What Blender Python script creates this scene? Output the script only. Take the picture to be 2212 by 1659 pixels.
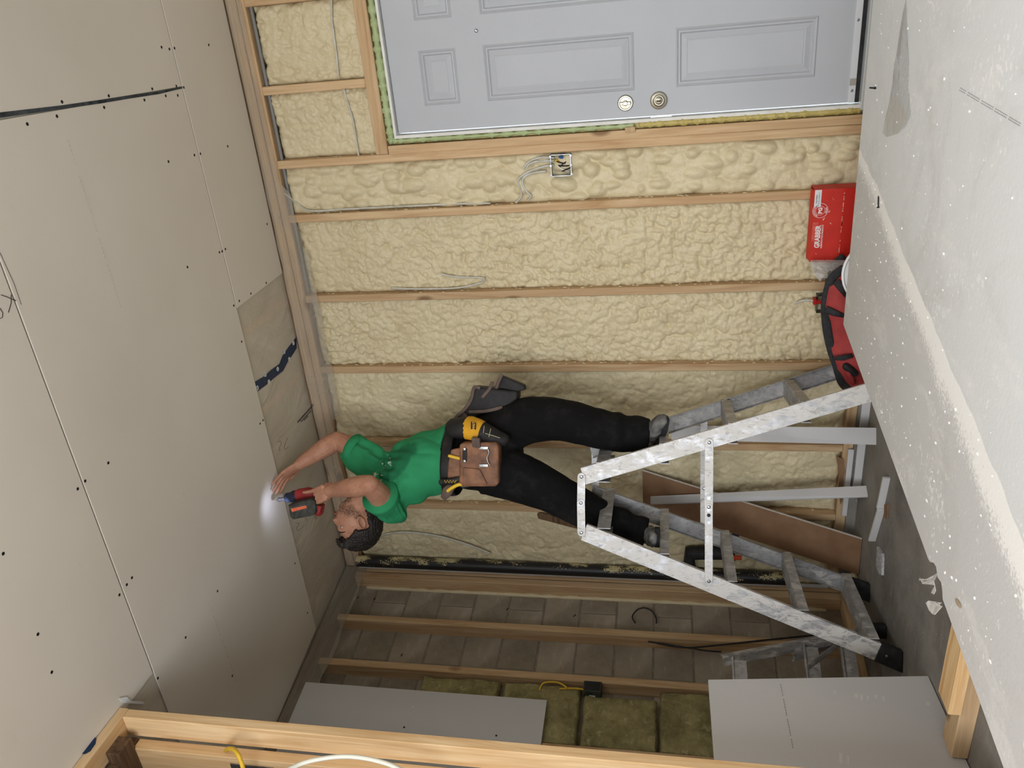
import bpy, bmesh, math, random
import numpy as np
from mathutils import Vector, Matrix, noise as mnoise
random.seed(7)
for o in list(bpy.data.objects): bpy.data.objects.remove(o, do_unlink=True)
SC = bpy.context.scene
COL = SC.collection
# ------------------------------------------------------------------ camera
FPX, YAW, PIT, ROL = 1690.0, math.radians(-25.4), math.radians(11.1), math.radians(.2)
CAM = Vector((0, 0, .96))
_f = Vector((math.sin(YAW)*math.cos(PIT), math.cos(YAW)*math.cos(PIT), math.sin(PIT)))
_r0 = _f.cross(Vector((0, 0, 1))).normalized(); _d0 = _f.cross(_r0)
_r = math.cos(ROL)*_r0+math.sin(ROL)*_d0; _d = -math.sin(ROL)*_r0+math.cos(ROL)*_d0
cd = bpy.data.cameras.new('camera'); cam = bpy.data.objects.new('camera', cd); COL.objects.link(cam)
cd.sensor_fit = 'HORIZONTAL'; cd.sensor_width = 36; cd.lens = 36*FPX/2212; cd.clip_start = .05
# the phone was held upright but the picture is stored on its side: the camera's own up is the room's right
cam.matrix_world = Matrix(((_d.x, _r.x, -_f.x, 0), (_d.y, _r.y, -_f.y, 0), (_d.z, _r.z, -_f.z, CAM.z), (0, 0, 0, 1)))
SC.camera = cam
# ------------------------------------------------------------------ light and exposure
SC.view_settings.view_transform = 'Standard'; SC.view_settings.look = 'None'
SC.view_settings.exposure = 0.0; SC.view_settings.gamma = 1; SC.view_settings.use_curve_mapping = False
wd = bpy.data.worlds.new('overcast_sky'); SC.world = wd; wd.use_nodes = True
wb = wd.node_tree.nodes['Background']; wb.inputs[0].default_value = (.86, .93, 1, 1); wb.inputs[1].default_value = 3.0
def area(name, loc, rot, sx, sy, power, col):
    l = bpy.data.lights.new(name, 'AREA'); l.shape = 'RECTANGLE'; l.size = sx; l.size_y = sy; l.energy = power; l.color = col
    o = bpy.data.objects.new(name, l); o.location = loc; o.rotation_euler = rot; COL.objects.link(o); return o
area('garage_opening_daylight', (-.75, -1.88, 1.25), (math.radians(90), 0, 0), 2.3, 2.3, 98, (.93, .96, 1))
area('ceiling_fill_light', (.45, .5, 2.83), (0, 0, 0), .25, 1.2, 34, (1, .97, .92))  # unseen overhead fill, added to brighten the drywall stack from above
# ------------------------------------------------------------------ picture rays on real planes (measuring only)
def ray(x, y):
    u = 829.5-y; v = x-1106.0
    return _r*u+_d*v+_f*FPX
def atY(x, y, Y): d = ray(x, y); return CAM+d*(Y/d.y)
def atX(x, y, X): d = ray(x, y); return CAM+d*(X/d.x)
def atZ(x, y, Z): d = ray(x, y); return CAM+d*((Z-CAM.z)/d.z)
def atP(x, y, p, n): d = ray(x, y); return CAM+d*((Vector(p)-CAM).dot(n)/d.dot(n))
# ------------------------------------------------------------------ mesh building
class MB:
    def __init__(s): s.v = []; s.f = []
    def add(s, vs, fs):
        b = len(s.v); s.v += [tuple(p) for p in vs]; s.f += [tuple(i+b for i in f) for f in fs]; return s
    def obox(s, c, ax, ay, az):
        c, ax, ay, az = Vector(c), Vector(ax), Vector(ay), Vector(az)
        if ax.cross(ay).dot(az) < 0: ax = -ax
        vs = [c+ax*i+ay*j+az*k for k in (-1, 1) for j in (-1, 1) for i in (-1, 1)]
        return s.add(vs, [(0, 2, 3, 1), (4, 5, 7, 6), (0, 1, 5, 4), (2, 6, 7, 3), (0, 4, 6, 2), (1, 3, 7, 5)])
    def box(s, lo, hi):
        lo, hi = Vector(lo), Vector(hi); h = (hi-lo)/2; c = (lo+hi)/2
        return s.obox(c, (abs(h.x), 0, 0), (0, abs(h.y), 0), (0, 0, abs(h.z)))
    def prism(s, poly, ext):
        poly = [Vector(p) for p in poly]; ext = Vector(ext); n = len(poly)
        nn = Vector((0, 0, 0))
        for i in range(n): nn += poly[i].cross(poly[(i+1) % n])
        if nn.dot(ext) > 0: poly.reverse()
        vs = poly+[p+ext for p in poly]
        fs = [tuple(range(n)), tuple(range(2*n-1, n-1, -1))]+[(i, i+n, (i+1) % n+n, (i+1) % n) for i in range(n)]
        return s.add(vs, fs)
    def loft(s, pts, rad, side=None, n=12, cap='flat'):
        pts = [Vector(p) for p in pts]; m = len(pts)
        rad = [(r, r) if not isinstance(r, (tuple, list)) else r for r in (rad if isinstance(rad, list) else [rad]*m)]
        tg = [(pts[min(i+1, m-1)]-pts[max(i-1, 0)]).normalized() for i in range(m)]
        sd = Vector(side) if side is not None else (Vector((0, 0, 1)) if abs(tg[0].z) < .9 else Vector((1, 0, 0)))
        rings = []
        P2, R2, T2 = list(pts), list(rad), list(tg)
        if cap == 'dome':
            for e in (0, 1):
                for k in (.4, .75, .95) if e == 0 else (.4, .75, .95):
                    rr = rad[0] if e == 0 else rad[-1]; rm = min(rr)
                    h = rm*k; q = math.sqrt(1-k*k)
                    if e == 0: P2.insert(0, pts[0]-tg[0]*h); R2.insert(0, (rr[0]*q, rr[1]*q)); T2.insert(0, tg[0])
                    else: P2.append(pts[-1]+tg[-1]*h); R2.append((rr[0]*q, rr[1]*q)); T2.append(tg[-1])
        b = []
        for p, r, t in zip(P2, R2, T2):
            a = (sd-t*sd.dot(t))
            if a.length < 1e-5: a = t.orthogonal()
            a.normalize(); c = t.cross(a); sd = a if side is None else sd
            b += [p+a*(r[0]*math.cos(2*math.pi*k/n))+c*(r[1]*math.sin(2*math.pi*k/n)) for k in range(n)]
        M_ = len(P2); fs = []
        for i in range(M_-1):
            for k in range(n): fs.append((i*n+k, i*n+(k+1) % n, (i+1)*n+(k+1) % n, (i+1)*n+k))
        if cap: fs += [tuple(range(n-1, -1, -1)), tuple(range((M_-1)*n, M_*n))]
        return s.add(b, fs)
    def ell(s, c, ax, ay, az, nu=16, nv=10):
        c, ax, ay, az = Vector(c), Vector(ax), Vector(ay), Vector(az)
        if ax.cross(ay).dot(az) < 0: ax = -ax
        vs = [c+az]; fs = []
        for j in range(1, nv):
            t = math.pi*j/nv
            for i in range(nu):
                p = 2*math.pi*i/nu; vs.append(c+ax*(math.sin(t)*math.cos(p))+ay*(math.sin(t)*math.sin(p))+az*math.cos(t))
        vs.append(c-az); L = len(vs)-1
        for i in range(nu):
            fs.append((0, 1+i, 1+(i+1) % nu)); fs.append((L, L-nu+(i+1) % nu, L-nu+i))
        for j in range(nv-2):
            for i in range(nu):
                a = 1+j*nu; fs.append((a+i, a+nu+i, a+nu+(i+1) % nu, a+(i+1) % nu))
        return s.add(vs, fs)
    def lathe(s, c, axis, prof, n=20):
        c = Vector(c); t = Vector(axis).normalized(); a = t.orthogonal().normalized(); b = t.cross(a); vs = []; fs = []
        for r, h in prof:
            vs += [c+t*h+(a*math.cos(2*math.pi*k/n)+b*math.sin(2*math.pi*k/n))*r for k in range(n)]
        for i in range(len(prof)-1):
            for k in range(n): fs.append((i*n+k, i*n+(k+1) % n, (i+1)*n+(k+1) % n, (i+1)*n+k))
        fs += [tuple(range(n-1, -1, -1)), tuple(range((len(prof)-1)*n, len(prof)*n))]
        return s.add(vs, fs)
    def bez(s, pts, r, n=8, seg=10, cap='flat'):
        return s.loft(smoothline(pts, seg), r, n=n, cap=cap)
    def mesh(s, name):
        me = bpy.data.meshes.new(name); me.from_pydata(s.v, [], s.f); me.update(); return me
def smoothline(pts, seg=10):
    P = [Vector(p) for p in pts]
    if len(P) < 3: return P
    out = []
    for i in range(len(P)-1):
        p0, p1, p2, p3 = P[max(i-1, 0)], P[i], P[i+1], P[min(i+2, len(P)-1)]
        for k in range(seg):
            t = k/seg
            out.append(.5*((2*p1)+(p2-p0)*t+(2*p0-5*p1+4*p2-p3)*t*t+(3*p1-p0-3*p2+p3)*t**3))
    return out+[P[-1]]
def pinv(o, par):
    o.parent = par
    if par is not None and par.type == 'EMPTY': o.matrix_parent_inverse = Matrix.Translation(par.location).inverted()
def obj(name, mb, m, par=None, smooth=False, bevel=0, seg=1, **props):
    me = mb if isinstance(mb, bpy.types.Mesh) else mb.mesh(name)
    if bevel:
        bm = bmesh.new(); bm.from_mesh(me); bmesh.ops.bevel(bm, geom=list(bm.edges), offset=bevel, segments=seg, profile=.6, affect='EDGES'); bm.to_mesh(me); bm.free()
    if smooth:
        me.polygons.foreach_set('use_smooth', [True]*len(me.polygons))
        if smooth == 'auto': me.set_sharp_from_angle(angle=math.radians(40))
    if m is not None: me.materials.clear(); me.materials.append(m)
    o = bpy.data.objects.new(name, me); COL.objects.link(o)
    if par is not None: pinv(o, par)
    for k, v in props.items(): o[k] = v
    return o
def thing(name, label, cat, loc=(0, 0, 0), group=None):
    o = bpy.data.objects.new(name, None); o.location = loc; o.empty_display_size = .05; COL.objects.link(o)
    o['label'] = label; o['category'] = cat
    if group: o['group'] = group
    return o
def tag(o, label, cat, group=None):
    o['label'] = label; o['category'] = cat
    if group: o['group'] = group
    return o
def struct(name, loc=(0, 0, 0)):
    o = bpy.data.objects.new(name, None); o.location = loc; COL.objects.link(o); o['kind'] = 'structure'; return o
def union(mb, voxel, smooth=4, fac=.5):
    """one continuous surface grown over overlapping closed shapes"""
    o = bpy.data.objects.new('tmp', mb.mesh('tmp')); COL.objects.link(o)
    r = o.modifiers.new('r', 'REMESH'); r.mode = 'VOXEL'; r.voxel_size = voxel
    if smooth:
        k = o.modifiers.new('s', 'SMOOTH'); k.factor = fac; k.iterations = smooth
    dg = bpy.context.evaluated_depsgraph_get(); dg.update()
    me = bpy.data.meshes.new_from_object(o.evaluated_get(dg)); bpy.data.objects.remove(o, do_unlink=True)
    return me
def displace(me, fn):
    n = len(me.vertices); co = np.empty(n*3); no = np.empty(n*3)
    me.vertices.foreach_get('co', co); me.vertices.foreach_get('normal', no)
    co = co.reshape(-1, 3); no = no.reshape(-1, 3)
    co += no*fn(co, no)[:, None]
    me.vertices.foreach_set('co', co.ravel()); me.update()
# ------------------------------------------------------------------ numpy noise
_T = np.random.RandomState(3).rand(8, 256, 256)
def vn(x, y, s=0):
    T = _T[s % 8]; xi = np.floor(x).astype(int); yi = np.floor(y).astype(int); fx = x-xi; fy = y-yi
    fx = fx*fx*(3-2*fx); fy = fy*fy*(3-2*fy)
    a = T[yi & 255, xi & 255]; b = T[yi & 255, (xi+1) & 255]; c = T[(yi+1) & 255, xi & 255]; d = T[(yi+1) & 255, (xi+1) & 255]
    return (a*(1-fx)+b*fx)*(1-fy)+(c*(1-fx)+d*fx)*fy
def fbm(x, y, s=0, o=4):
    r = 0; a = .5
    for i in range(o): r = r+a*vn(x*2**i+17.3*i+s*7.7, y*2**i+9.1*i+s*3.3, s+i); a *= .5
    return r
def bub(x, y, s=0):
    """smooth round bumps: 1 in the middle of a bubble, 0 in the creases"""
    xi = np.floor(x).astype(int); yi = np.floor(y).astype(int); best = np.full(x.shape, 9.0)
    for dx in (-1, 0, 1):
        for dy in (-1, 0, 1):
            a = xi+dx; b = yi+dy
            px = a+_T[s % 8][b & 255, a & 255]; py = b+_T[(s+3) % 8][b & 255, a & 255]
            best = np.minimum(best, (x-px)**2+(y-py)**2)
    return np.clip(1-best*1.4, 0, 1)**.5
# ------------------------------------------------------------------ materials
def lin(r, g, b):
    f = lambda c: (c/255/12.92) if c/255 <= .04045 else ((c/255+.055)/1.055)**2.4
    return (f(r), f(g), f(b), 1)
class NT:
    def __init__(s, name):
        s.m = bpy.data.materials.new(name); s.m.use_nodes = True; s.t = s.m.node_tree; s.b = s.t.nodes['Principled BSDF']; s.o = s.t.nodes['Material Output']
    def n(s, k, **kw):
        x = s.t.nodes.new(k)
        for a, v in kw.items():
            if a.startswith('i_'):
                key = a[2:]; key = int(key) if key.isdigit() else key
                s.set(x, key, v)
            else: setattr(x, a, v)
        return x
    def set(s, x, key, v):
        i = x.inputs[key]
        if hasattr(v, 'links') or isinstance(v, bpy.types.NodeSocket): s.t.links.new(v, i)
        else: i.default_value = v
    def coord(s, scale=(1, 1, 1), rot=(0, 0, 0), rnd=False):
        tc = s.n('ShaderNodeTexCoord'); mp = s.n('ShaderNodeMapping'); s.t.links.new(tc.outputs['Object'], mp.inputs[0])
        mp.inputs['Scale'].default_value = scale; mp.inputs['Rotation'].default_value = rot
        if rnd:
            oi = s.n('ShaderNodeObjectInfo'); ml = s.n('ShaderNodeVectorMath', operation='SCALE', i_0=(13, 7, 23)); s.t.links.new(oi.outputs['Random'], ml.inputs['Scale'])
            s.t.links.new(ml.outputs[0], mp.inputs['Location'])
        return mp.outputs[0]
    def noise(s, vec, scale, detail=4, rough=.55, dist=0):
        return s.n('ShaderNodeTexNoise', i_Vector=vec, i_Scale=scale, i_Detail=detail, i_Roughness=rough, i_Distortion=dist).outputs[0]
    def ramp(s, fac, a, b, ca=(0, 0, 0, 1), cb=(1, 1, 1, 1)):
        r = s.n('ShaderNodeValToRGB', i_0=fac); e = r.color_ramp.elements
        e[0].position = a; e[0].color = ca; e[1].position = b; e[1].color = cb; return r.outputs[0]
    def mix(s, fac, a, b):
        m = s.n('ShaderNodeMix', data_type='RGBA'); s.set(m, 0, fac); s.set(m, 6, a); s.set(m, 7, b); return m.outputs[2]
    def math(s, op, a, b=0.0, clamp=False):
        m = s.n('ShaderNodeMath', operation=op, use_clamp=clamp); s.set(m, 0, a); s.set(m, 1, b); return m.outputs[0]
    def sep(s, vec): return s.n('ShaderNodeSeparateXYZ', i_0=vec).outputs
    def bump(s, h, strength=.3, dist=.01):
        b = s.n('ShaderNodeBump', i_Height=h, i_Strength=strength, i_Distance=dist); s.t.links.new(b.outputs[0], s.b.inputs['Normal'])
    def fin(s, col, rough=.8, metal=0.0, spec=.3):
        s.set(s.b, 'Base Color', col); s.set(s.b, 'Roughness', rough); s.set(s.b, 'Metallic', metal); s.b.inputs['Specular IOR Level'].default_value = spec
        return s.m
def mat(name, c1, c2=None, scale=20, rough=.7, metal=0.0, bump=0, bscale=60, spec=.3, stretch=(1, 1, 1)):
    t = NT(name); v = t.coord(stretch)
    col = c1 if c2 is None else t.mix(t.ramp(t.noise(v, scale), .35, .68), c1, c2)
    if bump: t.bump(t.noise(v, bscale), bump, .004)
    return t.fin(col, rough, metal, spec)
def wood(name, base, dark, axis, knots=True):
    t = NT(name); k = [9, 9, 9]; k[axis] = .55; v = t.coord(tuple(k), rnd=True)
    g = t.noise(v, 3.2, 5, .6, .9); fine = t.noise(v, 16, 3)
    col = t.mix(t.ramp(g, .36, .70), base, dark)
    col = t.mix(t.math('MULTIPLY', t.ramp(fine, .5, .75), .25), col, dark)
    if knots:
        kk = [5.5, 5.5, 5.5]; kk[axis] = 2.6; v2 = t.coord(tuple(kk), rnd=True)
        vo = t.n('ShaderNodeTexVoronoi', i_Vector=v2, i_Scale=1.0); r = t.ramp(vo.outputs['Distance'], .075, .145, (1, 1, 1, 1), (0, 0, 0, 1))
        col = t.mix(t.math('MULTIPLY', r, .75), col, (dark[0]*.35, dark[1]*.28, dark[2]*.22, 1))
    oi = t.n('ShaderNodeObjectInfo'); hs = t.n('ShaderNodeHueSaturation', i_Color=col); 
    t.set(hs, 'Value', t.math('ADD', t.math('MULTIPLY', oi.outputs['Random'], .22), .88))
    t.bump(g, .12, .004)
    return t.fin(hs.outputs[0], .75, 0, .2)
PINE, PINED = lin(208, 180, 142), lin(178, 142, 104)
WZ, WX, WY = [wood('stud_lumber_'+'xyz'[a], PINE, PINED, a) for a in (2, 0, 1)]
WLZ = wood('new_pale_lumber_z', lin(242, 210, 164), lin(212, 168, 116), 2); WLY = wood('new_pale_lumber_y', lin(242, 210, 164), lin(212, 168, 116), 1); WLX = wood('new_pale_lumber_x', lin(230, 198, 150), lin(200, 150, 96), 0)
WDK = wood('old_dark_lumber', lin(120, 95, 70), lin(70, 52, 38), 0, False); WDY = wood('old_plate_lumber', lin(128, 112, 96), lin(96, 80, 66), 1, False)
def drywall_mat(name, c, c2):
    t = NT(name); v = t.coord()
    col = t.mix(t.ramp(t.noise(v, 1.3, 3), .35, .7), c, c2)
    col = t.mix(t.math('MULTIPLY', t.ramp(t.noise(v, 9, 5, .7), .64, .8), .18), col, (c2[0]*.7, c2[1]*.7, c2[2]*.7, 1))
    t.bump(t.noise(v, 260, 2), .05, .002)
    return t.fin(col, .85, 0, .2)
DW = drywall_mat('drywall_paper', lin(227, 220, 208), lin(220, 212, 199))
DWG = drywall_mat('drywall_grey_paper', lin(205, 204, 204), lin(198, 197, 197))
GYP = mat('gypsum_core', lin(225, 224, 220), lin(205, 203, 198), 60, .95)
BRP = mat('brown_back_paper', lin(142, 110, 84), lin(124, 94, 70), 8, .9)
def foam_mat(name, a, b, c):
    t = NT(name); v = t.coord()
    col = t.mix(t.ramp(t.noise(v, 5, 5, .6), .35, .7), a, b)
    col = t.mix(t.math('MULTIPLY', t.ramp(t.noise(v, 26, 4), .55, .75), .45), col, c)
    t.bump(t.math('ADD', t.noise(v, 90, 3), t.noise(v, 35, 3)), .35, .006)
    return t.fin(col, .42, 0, .35)
FOAM = foam_mat('cream_spray_foam', lin(216, 203, 168), lin(207, 192, 156), lin(190, 172, 136))
FOAMG = foam_mat('green_can_foam', lin(176, 190, 142), lin(160, 174, 124), lin(150, 158, 100))
FOAMY = foam_mat('ochre_can_foam', lin(196, 180, 112), lin(180, 160, 90), lin(160, 140, 76))
# ---- more materials
BLACK = mat('black_rubber', (.012, .012, .013, 1), (.03, .03, .032, 1), 30, .6)
ABS = None
def alu_mat(name, base, smear, scratch, amt):
    t = NT(name); v = t.coord(); v3 = t.coord((1.6, 1.6, .7), (0, .3, 0))
    g = t.noise(v, 30, 4); col = t.mix(t.ramp(g, .3, .75), lin(base, base, base+2), lin(base-34, base-34, base-33))
    sm = t.ramp(t.noise(v3, 13, 7, .72, .7), .52-amt, .60-amt); col = t.mix(t.math('MULTIPLY', sm, .75), col, smear)
    dk = t.ramp(t.noise(v3, 24, 7, .8, 1.4), .545, .60); col = t.mix(t.math('MULTIPLY', dk, scratch), col, lin(112, 108, 104))
    met = t.math('MULTIPLY', t.math('SUBTRACT', 1.0, sm, True), .55)
    return t.fin(col, t.math('ADD', t.math('MULTIPLY', g, .2), .38), met, .35)
ALU = alu_mat('paint_smeared_aluminium', 196, lin(226, 223, 218), .5, .09); ALUC = alu_mat('scuffed_aluminium', 184, lin(196, 193, 188), .55, .0)
STEEL = mat('galvanised_steel', lin(176, 178, 180), lin(140, 142, 146), 40, .35, .9)
NICKEL = mat('satin_nickel', lin(160, 154, 138), None, 1, .32, 1.0)
CHROME = mat('bright_chrome', lin(150, 152, 156), lin(90, 92, 96), 60, .18, 1.0)
DOORM = mat('primed_steel_door_white', lin(184, 187, 192), lin(180, 183, 188), 3, .5, 0, .03, 30)
WHITE = mat('white_plastic', lin(232, 234, 236), None, 1, .4)
WPAINT = mat('white_painted_wood', lin(230, 230, 226), lin(216, 214, 206), 14, .6)
CABLEG = mat('grey_white_cable', lin(205, 203, 194), lin(180, 176, 160), 25, .5)
YEL = mat('yellow_cable', lin(226, 184, 56), None, 1, .45); WCAB = mat('white_cable', lin(238, 236, 222), None, 1, .4)
DARKH = mat('screw_black', (.008, .008, .008, 1), None, 1, .5)
PENCIL = mat('pencil_graphite', (.05, .045, .04, 1), None, 1, .8)
INKM = mat('faded_brown_print', (.10, .085, .07, 1), None, 1, .8)
def conc():
    t = NT('dusty_concrete'); v = t.coord()
    col = t.mix(t.ramp(t.noise(v, 2.2, 6, .65), .35, .68), lin(150, 146, 140), lin(106, 103, 98))
    sp = t.ramp(t.noise(v, 60, 3, .6), .66, .72); col = t.mix(t.math('MULTIPLY', sp, .7), col, lin(190, 188, 182))
    st = t.coord((3, 14, 1)); col = t.mix(t.math('MULTIPLY', t.ramp(t.noise(st, 2, 4), .56, .7), .4), col, lin(150, 147, 140))
    t.bump(t.noise(v, 40, 5), .3, .006); return t.fin(col, .85, 0, .25)
CONC = conc()
def blockm():
    t = NT('dusty_painted_block'); v = t.coord(); v2 = t.coord((2, 2, 9))
    col = t.mix(t.ramp(t.noise(v, 2.6, 6, .65), .38, .66), lin(168, 158, 143), lin(130, 120, 106))
    col = t.mix(t.math('MULTIPLY', t.ramp(t.noise(v2, 5, 5, .7), .58, .74), .6), col, lin(196, 190, 182))
    oi = t.n('ShaderNodeObjectInfo'); hs = t.n('ShaderNodeHueSaturation', i_Color=col); t.set(hs, 'Value', t.math('ADD', t.math('MULTIPLY', oi.outputs['Random'], .16), .90))
    t.bump(t.noise(v, 70, 5), .25, .005); return t.fin(hs.outputs[0], .9, 0, .2)
BLOCK = blockm(); MORTAR = mat('mortar', lin(138, 130, 118), lin(118, 110, 98), 30, .95)
OSB = mat('grey_sheathing', lin(90, 84, 76), lin(70, 64, 58), 6, .9)
WOOL = None
t = NT('mineral_wool'); v = t.coord(); col = t.mix(t.ramp(t.noise(v, 9, 6, .7), .32, .68), lin(172, 162, 116), lin(118, 110, 74)); col = t.mix(t.math('MULTIPLY', t.ramp(t.noise(v, 30, 5, .7, 1), .55, .7), .6), col, lin(206, 198, 152))
t.bump(t.noise(v, 45, 6, .7, 1), .8, .012); WOOL = t.fin(col, .95, 0, .1)
t = NT('black_pipe_with_overspray'); v = t.coord(); xyz = t.sep(t.n('ShaderNodeTexCoord').outputs['Object'])
nz = t.math('ADD', t.noise(t.coord((1, 1, .5)), 14, 4), t.math('MULTIPLY', t.noise(v, 170, 2), .5))
edge = t.math('MULTIPLY', t.math('ADD', xyz[0], 2.876), 4.6)
fac = t.ramp(t.math('ADD', nz, edge), .93, .97); ABS = t.fin(t.mix(fac, (.012, .012, .013, 1), lin(190, 178, 134)), .45, 0, .4)
t = NT('polythene_film'); v = t.coord((1, .35, 1)); tr = t.n('ShaderNodeBsdfTransparent'); t.set(tr, 0, (.97, .96, .93, 1)); mx = t.n('ShaderNodeMixShader')
t.fin(t.mix(t.noise(v, 6, 4), lin(240, 234, 222), lin(226, 216, 200)), .28, 0, .5); t.bump(t.noise(v, 9, 4, .6, 1.5), .5, .02)
t.set(mx, 0, t.math('ADD', t.math('MULTIPLY', t.ramp(t.noise(t.coord((1, .4, 1), (0, 0, .6)), 4, 5, .6, 1.2), .35, .7), .14), .56)); t.t.links.new(tr.outputs[0], mx.inputs[1]); t.t.links.new(t.b.outputs[0], mx.inputs[2]); t.t.links.new(mx.outputs[0], t.o.inputs[0]); POLY = t.m
t = NT('film_flap_film'); v = t.coord((1, .35, 1)); tr = t.n('ShaderNodeBsdfTransparent'); t.set(tr, 0, (.98, .97, .95, 1)); mx = t.n('ShaderNodeMixShader'); t.fin(lin(190, 184, 172), .25, 0, .5); t.bump(t.noise(v, 9, 4, .6, 1.5), .5, .02)
t.set(mx, 0, t.math('ADD', t.math('MULTIPLY', t.noise(v, 5, 4), .45), .14)); t.t.links.new(tr.outputs[0], mx.inputs[1]); t.t.links.new(t.b.outputs[0], mx.inputs[2]); t.t.links.new(mx.outputs[0], t.o.inputs[0]); FLAP = t.m
t = NT('clear_bag_film'); v = t.coord(); tr = t.n('ShaderNodeBsdfTransparent'); mx = t.n('ShaderNodeMixShader'); t.fin(lin(215, 214, 212), .15, 0, .5); t.bump(t.noise(v, 25, 3, .6, 1), .8, .02)
t.set(mx, 0, .45); t.t.links.new(tr.outputs[0], mx.inputs[1]); t.t.links.new(t.b.outputs[0], mx.inputs[2]); t.t.links.new(mx.outputs[0], t.o.inputs[0]); CLEAR = t.m
# ------------------------------------------------------------------ SETTING
ZC = 2.8824; YW = 3.6
fl = MB().box((-3.6, -4.3, -.1), (3.2, 3.9, 0)); o = obj('floor', fl, CONC); o['kind'] = 'structure'
dust = MB()
# unseen sides of the garage: closed walls with the wide vehicle opening the daylight comes in by
w = obj('wall_right', MB().box((2.9, -4.3, 0), (3.0, 3.75, 2.95)), DW); w['kind'] = 'structure'
fw = MB().box((-3.6, -2.1, 0), (-1.8, -2.0, 2.95)).box((1.2, -2.1, 0), (3.0, -2.0, 2.95)).box((-1.8, -2.1, 2.42), (1.2, -2.0, 2.95))
w = obj('wall_front', fw, DW); w['kind'] = 'structure'
# ---- ceiling: deck, joists, film and board panels
ceil = obj('ceiling', MB().box((-3.6, -4.3, 3.12), (3.0, 3.9, 3.16)), OSB); ceil['kind'] = 'structure'
CINS = mat('tan_ceiling_insulation', lin(206, 194, 160), lin(180, 166, 132), 7, .95, 0, .6, 30)
for x in (-3.27, -2.86, -2.45, -2.04, -1.63, -1.22, -.81, -.40, .01): obj('joist', MB().box((x-.02, .9, 2.8912), (x+.02, 3.58, 3.119)), WLY, ceil, bevel=.002); obj('insulation_fill', MB().box((x+.022, .95, 2.8935), (x+.388, 3.59, 3.0)), CINS, ceil)
obj('polythene_film', MB().add([(-3.3, .95, 2.8895), (2.9, .95, 2.8895), (2.9, 3.6, 2.8895), (-3.3, 3.6, 2.8895)], [(3, 2, 1, 0)]), POLY, ceil, label='translucent grey vapour film')
def panel(poly, name='drywall_panel'):
    return obj(name, MB().prism([(x, y, ZC) for x, y in poly], (0, 0, .0062)), DW, ceil, bevel=.0012)
pA = panel([(-2.135, 1.936), (-2.135, -.6), (1.5, -.6), (1.5, 1.936)])
pB = panel([(-2.985, 3.102), (-3.20, 1.942), (-.139, 1.942), (-.139, 3.102)])
pB2 = panel([(-.131, 3.102), (-.131, 1.942), (2.9, 1.942), (2.9, 3.102)])
pC = panel([(-1.073, 3.592), (-1.086, 3.108), (2.9, 3.108), (2.9, 3.592)])
panel([(1.506, 1.936), (1.506, -.6), (2.9, -.6), (2.9, 1.936)])
panel([(-2.09, -.606), (-2.09, -4.2), (2.9, -4.2), (2.9, -.606)])
pN = panel([(-3.25, 1.0), (-3.25, -4.2), (-2.2, -4.2), (-2.2, 1.0)])
sme = MB().lathe((0, 0, 0), (0, 0, 1), [(.0058, 0), (.0046, -.0007), (.0012, .0002)], 10).mesh('screw'); sme.materials.append(DARKH)
def screw(par, p):
    s = bpy.data.objects.new('screw', sme); COL.objects.link(s); pinv(s, par); s.location = p
for (x, y) in [(349,102),(366,106),(377,104),(451,97),(381,186),(397,189),(329,192),(235,207),(312,216),(358,207),(384,206),(225,232),(123,251),(59,268),(134,220),(364,349),(420,335),(433,332),(492,316),(405,577),(474,545),(480,543),(487,538),(577,484),(505,660),(517,650),(542,634),(575,611),(522,738),(562,915),(568,908),(606,1065),(234,1000),(184,1039),(168,1056),(7,1196),(82,1370),(112,1452),(285,1248),(274,1263),(258,1285),(470,1277),(401,1377),(341,1465),(502,1460),(637,1217),(664,1324)]:
    p = atZ(x, y, ZC-.0002)
    par = pC if p.y > 3.105 else (pA if p.y < 1.939 else (pB if p.x < -.135 else pB2)); screw(par, p)
# open joint, torn a little wider near the camera
obj('joint_tear', MB().prism([tuple(atZ(x, y, ZC-.0012)) for x, y in [(-10, 244), (60, 236), (130, 228), (200, 218), (270, 208), (340, 198), (395, 187), (393, 191), (345, 203), (280, 213), (215, 224), (150, 233), (80, 243), (-10, 256)]], (0, 0, .001)), mat('dark_open_joint', lin(78, 84, 88), lin(40, 42, 44), 30, .9), ceil)
def strokes(name, lines, z, r, m, par):
    mb = MB()
    for L in lines: mb.loft([atZ(x, y, z) for x, y in L], r, n=5)
    return obj(name, mb, m, par)
strokes('pencil_mark', [[(2, 637), (14, 641), (34, 650)], [(24, 637), (24, 655), (18, 675)], [(0, 666), (6, 676), (5, 686), (0, 688)]], ZC-.0004, .0012, PENCIL, ceil)
strokes('pencil_mark', [[(0, 546), (14, 577), (30, 612), (46, 658)]], ZC-.0004, .0007, PENCIL, ceil)
strokes('pencil_mark', [[(600, 955), (606, 953), (608, 956), (604, 966), (603, 974)], [(606, 972), (607, 972)], [(622, 945), (617, 955), (614, 966), (616, 971), (621, 968), (623, 964)]], 2.8885, .0007, PENCIL, ceil)
strokes('pencil_mark', [[(640, 1131), (645, 1129), (646, 1133), (641, 1140), (643, 1147), (650, 1142), (658, 1135)], [(659, 1118), (664, 1126)], [(681, 1114), (684, 1117), (683, 1121), (679, 1119), (681, 1113)]], 2.8885, .0007, PENCIL, ceil)
mb = MB()
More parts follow.
